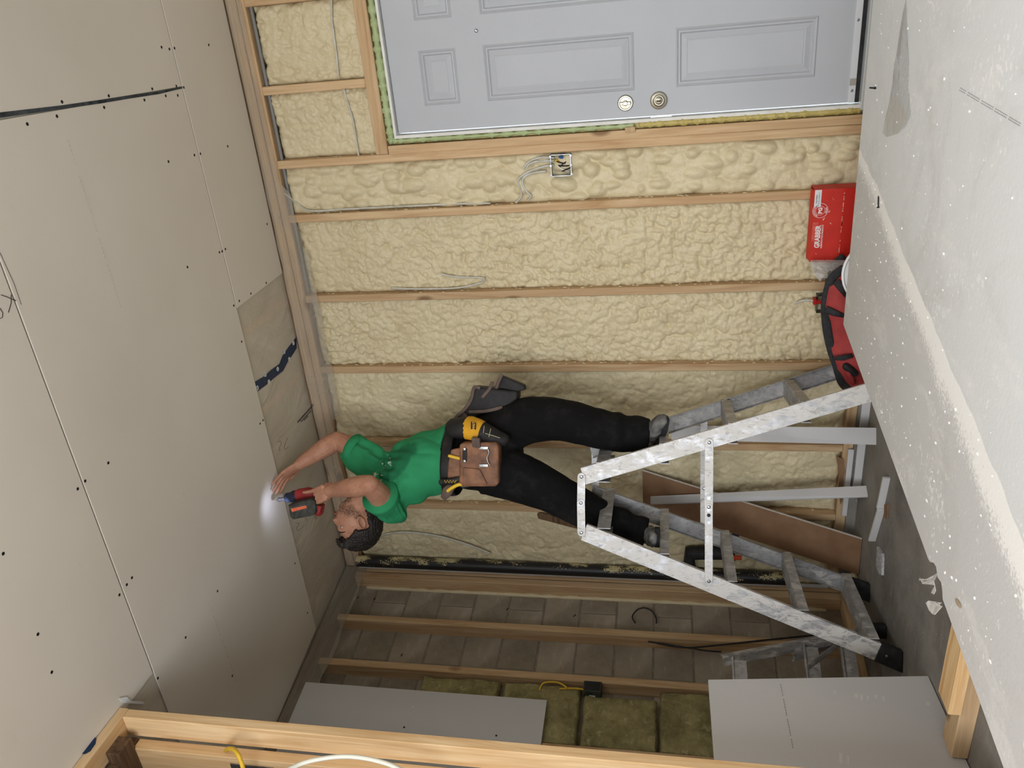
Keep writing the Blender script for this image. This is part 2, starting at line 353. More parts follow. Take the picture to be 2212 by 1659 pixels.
for (x0, y0, x1, y1, n) in ((643, 912, 678, 873, 15), (650, 911, 672, 887, 9), (657, 908, 666, 898, 4)):
    for i in range(n):
        a = atZ(x0+(x1-x0)*i/n, y0+(y1-y0)*i/n, 2.8886); b = atZ(x0+(x1-x0)*(i+.62)/n, y0+(y1-y0)*(i+.62)/n, 2.8886); mb.loft([a, b], .0058 if n > 10 else .0036, n=4)
obj('film_print', mb, INKM, ceil)
# faint shipping print on the board faces
mb = MB()
for k in range(38):
    x = 146+k*3.05; y = 303+k*9.6
    if 5 < k < 8 or 20 < k < 22: continue
    a = atZ(x, y, ZC-.0003); b = atZ(x+1.6, y+5.6, ZC-.0003); mb.loft([a, b], .0012, n=4)
for k in range(24):
    x = 452+k*2.5; y = 1303+k*7.2
    if k % 7 == 3: continue
    mb.loft([atZ(x, y, ZC-.0003), atZ(x+1.3, y+4, ZC-.0003)], .0010, n=4)
obj('faint_print', mb, mat('faint_grey_print', lin(178, 173, 162), None, 1, .9), ceil)
# blue tape on the film, printed with small white rings
TAPE = mat('blue_sheathing_tape', lin(26, 50, 84), lin(18, 38, 70), 30, .4)
tp = [atZ(x, y, 2.8872) for x, y in [(640, 729), (625, 748), (611, 768), (604, 786), (586, 799), (571, 813), (552, 824), (551, 838), (557, 845), (575, 832), (592, 817), (612, 801), (622, 781), (634, 764), (641, 752)]]
tape = obj('tape_strip', MB().prism(tp, (0, 0, .0015)), TAPE, ceil, label='dark blue tape with white rings')
mb = MB()
for (x, y) in [(634, 741), (614, 760), (625, 776), (600, 797), (573, 809), (581, 825), (556, 838)]:
    p = atZ(x, y, 2.8868); mb.lathe(p, (0, 0, 1), [(.012, .0003), (.012, 0), (.007, 0), (.007, .0003)], 12)
    mb.loft([p+Vector((-.004, 0, 0)), p+Vector((.004, .003, 0))], .0015, n=4)
obj('ring_print', mb, WHITE, tape)
# ---- back wall
wbk = struct('wall_back', (0, YW, 0))
obj('sheathing', MB().box((-3.2, 3.74, 0), (-.56, 3.76, 2.95)).box((-.56, 3.74, 2.25), (3.0, 3.76, 2.95)).box((.52, 3.74, 0), (3.0, 3.76, 2.25)), OSB, wbk)
def stud(x0, x1, z0, z1, y0=YW, y1=3.739, m=WZ, name='stud', lean=0):
    mb = MB(); mb.prism([(x0, y0, z0), (x1, y0, z0), (x1, y1, z0), (x0, y1, z0)], (lean, 0, z1-z0)); return obj(name, mb, m, wbk, bevel=.003)
obj('top_plate', MB().box((-2.96, YW, 2.832), (2.9, 3.739, 2.871)), WX, wbk, bevel=.003)
obj('top_plate', MB().box((-2.96, YW+.004, 2.792), (2.9, 3.739, 2.830)), WX, wbk, bevel=.003)
obj('bottom_plate', MB().box((-2.95, YW+.002, .045), (-.515, 3.739, .092)), WX, wbk, bevel=.003)
obj('curb', MB().box((-3.05, YW-.01, 0), (2.9, 3.9, .045)), CONC, wbk)
STUDS = [(-.821, -.783), (-1.240, -1.202), (-1.643, -1.605), (-2.092, -2.054), (-2.506, -2.468)]
for a, b in STUDS: stud(a, b, .093, 2.791)
stud(-.558, -.520, .093, 2.791); stud(-.5185, -.480, .045, 2.225, lean=-.003)
obj('header', MB().box((-.519, YW-.001, 2.227), (.52, 3.739, 2.286)), WX, wbk, bevel=.003)
obj('rim_joist', MB().box((-3.3, YW+.03, 2.872), (3.0, 3.739, 3.119)), WX, wbk)
stud(-.222, -.184, 2.287, 2.791); stud(.150, .188, 2.287, 2.791); stud(.43, .468, .045, 2.225); stud(.52, .558, .093, 2.791)
obj('drywall_infill', MB().box((.56, YW, .05), (2.9, 3.739, 2.79)), DW, wbk)
def foam_bay(x0, x1, z0, z1, seed, style, yb=3.648, m=FOAM, st=.0058):
    nx = max(6, int((x1-x0)/st)); nz = int((z1-z0)/st)
    xs = np.linspace(x0+.001, x1-.001, nx); zs = np.linspace(z0, z1, nz); X, Z = np.meshgrid(xs, zs)
    wx = fbm(X*5+seed, Z*5, seed, 3)-.5; wz = fbm(X*5, Z*5+seed*2, seed+2, 3)-.5
    h = .030*(fbm(X*3.2+seed*5, Z*2.2, seed, 3)-.5)
    if style == 'fine':
        wr = np.abs(fbm((X+.05*wx)*16, (Z+.05*wz)*16, seed+1, 3)-.45); amp = .35+1.1*np.clip(fbm(X*2.5, Z*2.1+seed*4, seed+5, 2), 0, 1)
        h = h+amp*(.022*bub((X+.06*wx)*30+seed, (Z+.06*wz)*26, seed)+.013*bub((X+.04*wz)*62, (Z+.04*wx)*58, seed+1)-.050*np.clip(.10-wr, 0, 1)*1.8)
    elif style == 'wave':
        h = h*1.6+.014*bub((X+.14*wx)*13+seed, (Z+.14*wz)*11, seed)+.030*np.abs(fbm((X+.06*wx)*20, (Z+.06*wz)*20, seed+1, 4)-.5)+.006*bub(X*50, Z*50, seed+2)
    else:  # heavy lumps, squeezed in by hand
        h = h+.006*bub(X*40, Z*40, seed)+.022*bub((X+.08*wx)*14+seed, (Z+.08*wz)*10, seed)
        rs = np.random.RandomState(seed)
        for _ in range(int(60*(z1-z0)*(x1-x0)/.2)):
            cx = rs.uniform(x0, x1); cz = rs.uniform(z0, z1); rx = rs.uniform(.016, .04); rz = rx*rs.uniform(1, 2.2)
            d = ((X+.02*wx-cx)/rx)**2+((Z+.03*wz-cz)/rz)**2
            h = np.maximum(h, np.where(d < 1, np.sqrt(np.clip(1-d, 0, 1))*min(rx, .03)*1.5-.004, -1))
    e = np.minimum(np.minimum(X-x0, x1-X), np.minimum(Z-z0, z1-Z)); h = h-.018*np.exp(-e/.010)
    Y = np.clip(yb-h, YW-.012, 3.72)
    vs = np.stack([X, Y, Z], -1).reshape(-1, 3); i = np.arange(nz*nx).reshape(nz, nx)
    fs = np.stack([i[:-1, :-1], i[:-1, 1:], i[1:, 1:], i[1:, :-1]], -1).reshape(-1, 4)
    me = bpy.data.meshes.new('foam_fill'); me.from_pydata(vs.tolist(), [], fs.tolist()); me.update()
    return obj('foam_fill', me, m, wbk, smooth=True)
foam_bay(-.520, -.222, 2.287, 2.775, 11, 'fine'); foam_bay(-.184, .150, 2.287, 2.775, 12, 'fine'); foam_bay(.188, .52, 2.287, 2.775, 13, 'fine')
foam_bay(-.783, -.558, .093, 2.775, 4, 'lump'); foam_bay(-1.202, -.821, .093, 2.775, 5, 'fine'); foam_bay(-1.605, -1.240, .093, 2.775, 6, 'fine')
foam_bay(-2.054, -1.643, .093, 2.785, 7, 'wave'); foam_bay(-2.468, -2.092, .093, 2.785, 8, 'wave'); foam_bay(-2.97, -2.506, .093, 2.785, 9, 'wave', 3.64)
# crumbs of foam left on the stud sides
mb = MB(); rs = random.Random(5)
for a, b in STUDS+[(-.558, -.520)]:
    for _ in range(70):
        z = rs.uniform(.15, 2.7); r = rs.uniform(.002, .006); y = rs.uniform(3.61, 3.64)
        mb.ell((b, y, z), (r*.7, 0, 0), (0, r, 0), (0, 0, r*rs.uniform(1, 2.2)), 6, 4)
obj('foam_crumbs', mb, FOAM, wbk, smooth=True, kind='stuff')
# film flap hanging over the head of the studs, and the grey tube above the foam
def flap(pix, m=FLAP, name='film_flap', Y=3.592):
    mb = MB(); 
    for i in range(len(pix)-1):
        (x0, y0, d0), (x1, y1, d1) = pix[i], pix[i+1]
        mb.add([(x0, Y-.006*math.sin(i*1.3), 2.8765), (x1, Y-.006*math.sin(i*1.3+1.3), 2.8765), (x1, Y-.004-.004*math.sin(i*2.1+2), d1), (x0, Y-.004-.004*math.sin(i*2.1), d0)], [(0, 1, 2, 3)])
    me = mb.mesh(name); return obj(name, me, m, wbk, smooth=True)
flap([(-2.93+.05*i, 0, (2.78 if i < 21 else (2.718 if i < 40 else 2.745))+.006*math.sin(i*.9)) for i in range(0, 46)]+[(-.62, 0, 2.79), (-.3, 0, 2.80), (.3, 0, 2.80), (.7, 0, 2.8)])
obj('grey_conduit', MB().bez([(.6, 3.632, 2.778), (-.2, 3.630, 2.776), (-.78, 3.628, 2.778), (-1.19, 3.632, 2.782)], .008, 10), mat('dark_grey_conduit', lin(128, 128, 126), None, 1, .4), wbk, smooth=True)
# ---- door
dr = struct('door_1', (-.03, 3.62, .16))
YD = 3.628; XL, XR = -.432, .372; ZB, ZT = .205, 2.170
COLS = [(-.322, -.090), (.030, .262)]; ROWS = [(.350, .914), (1.086, 1.737), (1.860, 2.030)]
mb = MB(); xs = [XL]+[c for cc in COLS for c in cc]+[XR]; zs = [ZB]+[c for cc in ROWS for c in cc]+[ZT]
for i in range(5):
    for j in range(7):
        if i in (1, 3) and j in (1, 3, 5): continue
        mb.box((xs[i], YD, zs[j]), (xs[i+1], YD+.012, zs[j+1]))
mb.box((XL, YD+.0125, ZB), (XR, YD+.045, ZT)); slab = obj('slab', mb, DOORM, dr)
for (x0, x1) in COLS:
    for (z0, z1) in ROWS:
        mb = MB(); prof = [(0, 0), (.006, -.004), (.013, .002), (.019, .001), (.025, .009), (.046, .003), (.050, .0045), (.053, .0035)]; vs = []; fs = []
        for (q, dy) in prof: vs += [(x0+q, YD+dy, z0+q), (x1-q, YD+dy, z0+q), (x1-q, YD+dy, z1-q), (x0+q, YD+dy, z1-q)]
        for i in range(len(prof)-1):
            for k in range(4): fs.append((i*4+k, i*4+(k+1) % 4, i*4+4+(k+1) % 4, i*4+4+k))
        fs.append(tuple(range(len(vs)-4, len(vs)))); obj('raised_panel', mb.add(vs, fs), DOORM, slab)
JW = .036
jm = MB().box((XL-.022, YW+.004, .16), (XL-.008, 3.74, ZT+.018)).box((XR+.006, YW+.004, .16), (XR+.02, 3.74, ZT+.018)).box((XL-.008, YW+.004, ZT+.006), (XR+.006, 3.74, ZT+.018))
obj('jamb', jm, WPAINT, dr, bevel=.001)
obj('strike_plate', MB().box((XL-.0085, 3.618, .93), (XL-.0068, 3.66, 1.02)), CHROME, dr, bevel=.0005)
sw = obj('sweep', MB().box((XL, YD-.012, .188), (XR, YD+.02, .214)), mat('white_sweep_metal', lin(214, 218, 222), None, 1, .4), dr, bevel=.002)
obj('sweep_gasket', MB().box((XL, YD-.010, .172), (XR, YD+.03, .187)), BLACK, sw)
for x in (-.12, -.385, .2): obj('screw', MB().lathe((x, YD-.0125, .203), (0, -1, 0), [(.0055, 0), (.0055, .001), (.003, .0022)], 10), STEEL, sw)
obj('sticker', MB().box((-.365, YD-.0136, .189), (-.338, YD-.0122, .214)), mat('grey_sticker', lin(168, 164, 156), None, 1, .6), sw)
obj('threshold', MB().box((XL-.03, YW-.01, .135), (XR+.03, 3.74, .168)), mat('mill_threshold', lin(206, 208, 208), None, 1, .4, .3), dr, bevel=.004)
obj('door_curb', MB().box((-.56, YW-.005, .046), (.52, 3.74, .134)), CONC, dr)
db = obj('deadbolt', MB().lathe((-.371, YD, 1.127), (0, -1, 0), [(.034, 0), (.034, .004), (.030, .010), (.026, .010), (.024, .007), (.012, .008), (.010, .018), (.002, .019)], 28), NICKEL, dr, smooth='auto')
obj('thumbturn', MB().obox((-.371, YD-.017, 1.127), (.006, 0, 0), (0, .005, 0), (0, 0, .024)).obox((-.371, YD-.022, 1.127), (.008, 0, 0), (0, .004, 0), (0, 0, .010)), NICKEL, db, bevel=.002)
for z in (1.107, 1.147): obj('screw', MB().lathe((-.371, YD-.0065, z), (0, -1, 0), [(.003, 0), (.003, .003), (.001, .0035)], 8), STEEL, db)
kn = obj('lock_rose', MB().lathe((-.370, YD, .984), (0, -1, 0), [(.037, 0), (.037, .004), (.033, .012), (.024, .014), (.020, .009), (.018, .009), (.016, .024), (.006, .027), (.001, .027)], 28), NICKEL, dr, smooth='auto')
obj('turn_button', MB().obox((-.370, YD-.029, .984), (.003, 0, 0), (0, .003, 0), (0, 0, .009)), BLACK, kn, bevel=.001)
obj('peephole', MB().lathe((-.031, YD, 1.758), (0, -1, 0), [(.0075, -.002), (.0075, .0035), (.005, .0045), (.001, .003)], 14), CHROME, dr, smooth=True)
# foam gun beads round the jamb, shims
obj('foam_backing', MB().box((-.4795, 3.628, .17), (-.4545, 3.735, 2.225)), FOAMY, wbk); obj('foam_backing', MB().box((-.455, 3.628, 2.189), (.52, 3.735, 2.226)), FOAMG, wbk); obj('foam_backing', MB().box((.393, 3.628, .17), (.429, 3.735, 2.188)), FOAMY, wbk)
def bead(pts, r, m, name, seed, par=wbk):
    P = smoothline(pts, 40); rs = random.Random(seed); R = [(r*(.75+.5*rs.random())*(1+.25*math.sin(i*.9)), r*(.75+.5*rs.random())) for i in range(len(P))]
    me = MB().loft(P, R, n=10, cap='dome').mesh(name); return obj(name, me, m, par, smooth=True)
bead([(XL-.03, 3.616, 2.207), (-.2, 3.616, 2.208), (.1, 3.616, 2.206), (.45, 3.616, 2.208)], .0185, FOAMG, 'foam_bead', 1)
bead([(XL-.032, 3.614, 2.20), (XL-.033, 3.614, 1.9), (XL-.033, 3.614, 1.5), (XL-.033, 3.614, 1.10)], .0105, FOAMG, 'foam_bead', 2)
bead([(XL-.032, 3.612, 1.06), (XL-.032, 3.612, .8), (XL-.031, 3.612, .5), (XL-.031, 3.612, .17)], .0125, FOAMY, 'foam_bead', 3)
obj('shim', MB().box((-.490, 3.590, 1.085), (-.468, 3.66, 1.13)), WX, wbk, bevel=.002)
# ---- left wall, turned a few degrees off square
LA = Vector((-2.93, 3.60, 0)); LT = Vector((-.151, -.989, 0)).normalized(); LN = Vector((.989, -.151, 0)).normalized(); UZ = Vector((0, 0, 1))
def L(t, d, z): return LA+LT*t+LN*d+UZ*z
def Lpx(x, y, d=0): p = atP(x, y, LA+LN*d, LN); return (p-LA).dot(LT), p.z
def lbox(t0, t1, d0, d1, z0, z1, mb=None):
    return (mb or MB()).obox(L((t0+t1)/2, (d0+d1)/2, (z0+z1)/2), LT*(t1-t0)/2, LN*(d1-d0)/2, UZ*(z1-z0)/2)
wl = struct('wall_left', (-3.0, 2.6, 0))
obj('mortar_bed', lbox(-.4, 3.6, -.30, -.0915, 0, 2.95), MORTAR, wl)
bme = MB().obox((0, 0, 0), LT*.197, LN*.012, UZ*.0985).mesh('concrete_block')
bm = bmesh.new(); bm.from_mesh(bme); bmesh.ops.bevel(bm, geom=list(bm.edges), offset=.004, segments=1, affect='EDGES'); bm.to_mesh(bme); bm.free(); bme.materials.append(BLOCK)
for c in range(14):
    for k in range(6):
        b = bpy.data.objects.new('concrete_block', bme); COL.objects.link(b); pinv(b, wl); b.location = L(.0+k*.40+(.2 if c % 2 else 0), -.100, .103+c*.205)
def lstud(p0, p1, z0=.04, z1=2.80, m=WZ, dd=.089):
    t0 = Lpx(*p0)[0]; return obj('stud', lbox(t0, t0+.040, -dd, 0, z0, z1), m, wl, bevel=.003)
obj('stud', lbox(.002, .040, -.089, 0, .04, 2.80), WZ, wl, bevel=.003); obj('stud', lbox(.050, .092, -.089, 0, .04, 2.80), WZ, wl, bevel=.003)
obj('foam_smear', MB().loft([L(.098, -.085, z+.02*math.sin(z*9)) for z in [i*.06+.1 for i in range(45)]], [(.006+.010*abs(math.sin(i*1.7)), .012) for i in range(45)], n=8, cap='dome'), FOAM, wl, smooth=True)
TS = [Lpx(1000, 1340)[0], Lpx(1000, 1440)[0], Lpx(1200, 1606)[0]]
STB = obj('stud', lbox(TS[0]-.0, TS[0]+.040, -.089, 0, .04, 2.80), WZ, wl, bevel=.003)
obj('stud', lbox(TS[1]-.0, TS[1]+.040, -.089, 0, .04, 2.80), WZ, wl, bevel=.003); obj('stud', lbox(TS[2], TS[2]+.040, -.089, 0, .04, 2.80), WZ, wl, bevel=.003)
obj('stud', lbox(TS[2]+.41, TS[2]+.45, -.089, 0, .04, 2.80), WZ, wl, bevel=.003)
obj('top_plate', lbox(0, 3.3, -.089, 0, 2.80, 2.84), WDY, wl, bevel=.003); obj('top_plate', lbox(0, 3.3, -.089, -.002, 2.841, 2.88), WDY, wl, bevel=.003)
obj('bottom_plate', lbox(0, 3.3, -.089, 0, 0, .04), WY, wl, bevel=.003)
ta, za = Lpx(662, 1476); tb, zb = Lpx(1182, 1516)
lp = obj('drywall_panel', lbox((ta+tb)/2, 2.7, .001, .0135, zb, za), DWG, wl, bevel=.001)
for (x, y) in ((892, 1527), (873, 1571), (1072, 1589)):
    t_, z_ = Lpx(x, y, .0138); s = obj('screw', MB().lathe(L(t_, .0135, z_), LN, [(.0052, 0), (.0052, .0008), (.001, .0003)], 10), DARKH if x != 892 else GYP, lp)
# film flap folded over the head of the left wall
mb = MB()
for i in range(12):
    a, b = .02+i*.11, .02+(i+1)*.11
    mb.add([L(a, .006, 2.876), L(b, .006, 2.876), L(b, .006+.006*math.sin(i+1), 2.735+.008*math.sin(2*i+2)), L(a, .006+.006*math.sin(i), 2.735+.008*math.sin(2*i))], [(0, 1, 2, 3)])
obj('film_flap', mb, FLAP, wl, smooth=True)
for (x, y) in [(772, 1293), (808, 1296), (866, 1417), (1094, 1318), (1200, 1275), (1249, 1290), (1413, 1297), (1239, 1332)]:
    t_, z_ = Lpx(x, y, -.088); obj('nail', MB().loft([L(t_, -.086, z_), L(t_, -.07, z_-.012)], .0025, n=6), DARKH, wl)
# ---- partition on the near left
wp = struct('wall_partition', (-2.15, 1.2, 0))
obj('stud', MB().box((-2.19, 1.700, .04), (-2.101, 1.739, 2.842)), WLZ, wp, bevel=.003)
obj('top_plate', MB().box((-2.19, -1.95, 2.843), (-2.101, 1.742, 2.880)), WLY, wp, bevel=.003)
obj('bottom_plate', MB().box((-2.19, -1.95, 0), (-2.101, 1.742, .038)), WLY, wp, bevel=.003)
for i in range(1, 9): obj('stud', MB().box((-2.19, 1.70-i*.406-.1, .04), (-2.101, 1.738-i*.406-.1, 2.842)), WLZ, wp, bevel=.003)
ps = obj('stud', MB().box((-2.315, 1.655, 0), (-2.196, 1.698, 2.80)), WLZ, wp, bevel=.003, label='backing stud with drilled cable hole')
obj('nail_plate', MB().box((-2.268, 1.6515, 2.27), (-2.222, 1.6545, 2.43)), STEEL, ps)
obj('back_panel', MB().box((-2.205, -1.95, .0), (-2.192, 1.22, 2.84)), DW, wp)
obj('dark_plate', MB().box((-2.32, 1.40, 2.803), (-2.193, 1.70, 2.842)), WDK, wp, bevel=.003)
q_ = atZ(266, 1606, 2.803); obj('dark_plate', MB().box((q_.x-1.0, q_.y-.045, 2.79), (q_.x, q_.y+.03, 2.842)), WDK, wp, bevel=.003)
obj('dark_panel', MB().box((-2.62, 1.25, .8), (-2.605, 1.90, 2.74)), mat('dark_plywood', lin(60, 48, 40), lin(40, 32, 28), 8, .9), wp)
obj('end_panel', MB().box((-3.35, 1.0, 0), (-2.206, 1.02, 2.84)), DW, wp)
obj('torn_tape', MB().prism([atZ(x, y, 2.8806) for x, y in [(256, 1508), (273, 1505), (282, 1514), (308, 1515), (311, 1521), (270, 1519), (262, 1516)]], (0, 0, -.002)), WHITE, wp)
obj('tape_strip', MB().prism([atX(x, y, -2.0985) for x, y in [(196, 1592), (208, 1594), (206, 1606), (195, 1622), (184, 1628), (172, 1628), (181, 1612)]], (-.002, 0, 0)), TAPE, wp, label='scrap of dark blue tape')
# ------------------------------------------------------------------ THINGS
# ---- stepladder: a double-sided aluminium trestle, turned 20 degrees to the back wall
A0 = Vector((-2.55, 2.65, 0)); TH = math.radians(20); E1 = Vector((math.cos(TH), math.sin(TH), 0)); E2 = Vector((-math.sin(TH), math.cos(TH), 0))
def G(s, w, z): return A0+E1*s+E2*w+UZ*z
def P(x, y, w=0.0): return atP(x, y, A0+E2*w, E2)
LH = 1.315
def railpt(side, far, z):
    k = 1-z/LH; w = (.365+.20*k) if far else 0.0
    s = (.765+.415*k+(.05 if far else 0)) if side else (.515-.505*k+(.095 if far else 0))
    return G(s, w, z)
lad = thing('stepladder', 'paint-smeared aluminium double-sided stepladder the man stands astride', 'ladder', G(.6, .25, 0))
def channel(p0, p1, out, wdt, hw=.038, fl=.024, th=.003):
    """C-section along p0-p1: web of width 2*hw facing out, two flanges turned inward"""
    p0, p1 = Vector(p0), Vector(p1); t = (p1-p0).normalized(); o = Vector(out).normalized(); a = t.cross(o).normalized(); o = a.cross(t)
    pr = [(-hw, 0), (hw, 0), (hw, -fl), (hw-th, -fl), (hw-th, -th), (-hw+th, -th), (-hw+th, -fl), (-hw, -fl)]
    return [p0+a*x+o*y for x, y in pr], p1-p0
for side in (1, 0):
    for far in (0, 1):
        poly, ext = channel(railpt(side, far, LH), railpt(side, far, .035), -E2 if not far else E2, 0)
        r = obj('rail', MB().prism(poly, ext), ALU if not far else ALUC, lad, bevel=.0008)
        ft = railpt(side, far, .0); up = (railpt(side, far, LH)-ft).normalized(); ou = -E2 if not far else E2; a = up.cross(ou).normalized()
        ft = Vector((ft.x, ft.y, 0))
        m = MB(); base = [ft+E1*x+ou*(-.028+y) for x, y in ((-.046, 0), (.046, 0), (.046, .033), (-.046, .033))]
        top = [ft+up*.105+a*(-1 if a.dot(E1) < 0 else 1)*x+ou*(-.028+y) for x, y in ((-.041, 0), (.041, 0), (.041, .033), (-.041, .033))]
        obj('rubber_foot', m.add(base+top, [(3, 2, 1, 0), (4, 5, 6, 7)]+[(i, (i+1) % 4, (i+1) % 4+4, i+4) for i in range(4)]), BLACK, r, bevel=.003)
        obj('foot_bolt', MB().lathe(ft+up*.07+ou*.0055, ou, [(.006, 0), (.006, .003), (.002, .004)], 8), STEEL, r)
    for z in (1.255, .985, .70, .41, .13)[:4 if side else 5]:
        a = railpt(side, 0, z)+E2*.003; b = railpt(side, 1, z)-E2*.003; dz = Vector((0, 0, 1)); inw = (E1 if not side else -E1)
        hw = .044; fd_ = .028 if z > 1.2 else .019; m = MB(); m.obox((a+b)/2, (b-a)/2, E1*hw, UZ*.0015)
        for q in (-1, 1): m.obox((a+b)/2+E1*q*(hw-.0015)-UZ*(fd_+.0005), (b-a)/2, E1*.0015, UZ*fd_)
        for q in range(-3, 4): m.obox((a+b)/2+E1*q*.010+UZ*.002, (b-a)/2, E1*.0015, UZ*.0008)
        obj('step', m, ALUC, lad)
    # slanting brace under the two lowest steps
    for z in (.41, .13):
        a = railpt(side, 0, z-.02)+E2*.01; b = railpt(side, 1, z-.02)-E2*.01
def strap(p, q, wdt, name, th=.003, joint=None, holes=()):
    p, q = Vector(p), Vector(q); t = (q-p).normalized(); a = t.cross(E2).normalized(); L_ = (q-p).length; pr = []
    for k in range(9): an = math.pi/2+math.pi*k/8; pr.append(p+t*(math.cos(an)*wdt)+a*(math.sin(an)*wdt))
    for k in range(9): an = -math.pi/2+math.pi*k/8; pr.append(q+t*(math.cos(an)*wdt)+a*(math.sin(an)*wdt))
    o = obj(name, MB().prism(pr, E2*th), ALU, lad, bevel=.0006)
    for u in (0, 1): obj('rivet', MB().lathe(p.lerp(q, u)-E2*0, -E2, [(.0075, 0), (.0075, .002), (.004, .0035), (.0035, .001), (.001, .001)], 12), STEEL, o)
    for h in holes: obj('rivet', MB().lathe(p.lerp(q, h), -E2, [(.008, 0), (.008, .0006), (.006, .0006), (.005, .0012)], 12), DARKH if holes.index(h) % 2 else STEEL, o)
    return o
top1 = P(1256, 1030, -.006); top2 = P(1255, 1086, -.006); top3 = P(1256, 1150, -.006)
strap(top1, top2, .0175, 'hinge_bar'); strap(top2-E2*.003, top3-E2*.003, .0175, 'hinge_bar')
for w in (.372,): strap(G(.815, w, LH-.02), G(.71, w, LH-.02), .0175, 'hinge_bar'); strap(G(.71, w+.003, LH-.02), G(.61, w+.003, LH-.02), .0175, 'hinge_bar')
s1 = P(1532, 956, -.007); s2 = P(1531, 1095, -.007); s3 = P(1531, 1255, -.007)
strap(s1, s2, .0175, 'spreader_bar', holes=(.86,)); strap(s2-E2*.003, s3-E2*.003, .0165, 'spreader_bar', holes=(.04, .11, .21))
zf_ = s1.z; strap(railpt(1, 1, zf_)+E2*.006, G(.62, .455, zf_), .0165, 'spreader_bar'); strap(G(.62, .458, zf_), railpt(0, 1, zf_)+E2*.006, .0165, 'spreader_bar')
# ---- small folded step stool
fo = atZ(1915, 1365, .0); tpn = atP(1577, 1427, (-2.60, 2.72, 0), E2)
stl = thing('step_stool', 'small grey aluminium step stool standing behind the big ladder foot', 'step stool', fo)
tr_ = (tpn-fo).normalized(); wv = (LT*.8-E1*.35).normalized()
for i, off in enumerate((0, .36)):
    o_ = wv*off; poly, ext = channel(tpn+o_+tr_*.03, fo+o_+UZ*.03, -E2, 0, .022, .03, .003)
    r = obj('rail', MB().prism(poly, ext), ALUC, stl, bevel=.0008)
    obj('rubber_foot', MB().obox(fo+o_+UZ*.032-E2*-.012, E1*.030, E2*.022, UZ*.032), BLACK, r, bevel=.006, seg=2)
for u in (.30, .53, .985):
    c = fo.lerp(tpn, u)+wv*.18
    obj('step', MB().obox(c, wv*.18, E1*.018, UZ*.004).obox(c-UZ*.03, wv*.18, E1*.003, UZ*.03), ALUC, stl, bevel=.001)
hp = fo.lerp(tpn, .42)
obj('brace', MB().loft([fo.lerp(tpn, .30)-E2*.02, fo.lerp(tpn, .52)+wv*.08-E2*.02], [(.014, .003)]*2, side=E1, n=8), ALUC, stl)
for i, off in enumerate((.04, .32)):
    b1 = fo+wv*off+E1*.0-E2*-.16; poly, ext = channel(fo.lerp(tpn, .6)+wv*off, Vector((b1.x, b1.y, .0)), -E2, 0, .018, .02, .003); obj('rear_leg', MB().prism(poly, ext), ALUC, stl, bevel=.0008)
# ---- stack of drywall sheets lying on timbers, sloping down towards the back wall
ZS = lambda Y: .28+.0676*(3.02-Y)
t = NT('dusty_sheet_face'); v = t.coord(); xyz = t.sep(t.n('ShaderNodeTexCoord').outputs['Object'])
dd = t.math('ADD', t.math('MULTIPLY', t.math('ADD', xyz[0], .53), .989), t.math('MULTIPLY', t.math('SUBTRACT', xyz[1], 2.953), -.152))
wob = t.math('MULTIPLY', t.math('SUBTRACT', t.noise(v, 5, 4), .5), .05); dd = t.math('ADD', dd, wob)
left = t.math('LESS_THAN', dd, 0.0)
nf = t.math('SUBTRACT', 1.0, t.math('MULTIPLY', t.math('ABSOLUTE', dd), 5.5), True)
spk = t.noise(v, 75, 3, .65); cl = t.noise(t.coord((1, .55, 1)), 6, 5, .7)
far_ = t.math('MULTIPLY', t.math('SUBTRACT', 3.0, xyz[1]), .07)
dust_f = t.math('MULTIPLY', left, t.ramp(t.math('ADD', t.math('ADD', t.math('MULTIPLY', nf, .56), far_), t.math('ADD', t.math('MULTIPLY', t.noise(v, 130, 3, .7), .46), t.math('MULTIPLY', cl, .42))), .80, .92))
flk = t.ramp(t.math('ADD', t.math('MULTIPLY', spk, .6), t.math('MULTIPLY', cl, .4)), .575, .62)
base = t.mix(left, lin(218, 222, 226), lin(203, 204, 206)); base = t.mix(t.math('MULTIPLY', t.ramp(t.noise(v, 3, 5, .7, .6), .52, .68), .35), base, lin(186, 185, 184))
cstr = t.ramp(t.noise(t.coord((1.2, .35, 1), (0, 0, .5)), 7, 5, .7), .56, .66); base = t.mix(t.math('MULTIPLY', cstr, .35), base, lin(236, 237, 238))
col = t.mix(t.math('MULTIPLY', flk, .8), base, lin(240, 241, 242)); col = t.mix(dust_f, col, lin(244, 245, 246))
brn = t.ramp(t.noise(v, 40, 3, .7), .68, .73); near = t.math('MULTIPLY', t.math('MULTIPLY', brn, nf), t.math('LESS_THAN', xyz[1], 2.0)); col = t.mix(t.math('MULTIPLY', near, t.math('MULTIPLY', left, .6)), col, lin(150, 132, 112))
t.bump(t.math('ADD', spk, dust_f), .15, .004); DUSTY = t.fin(col, .7, 0, .3)
XS0, XS1, Y1, Y0 = -1.183, .055, 3.022, .58
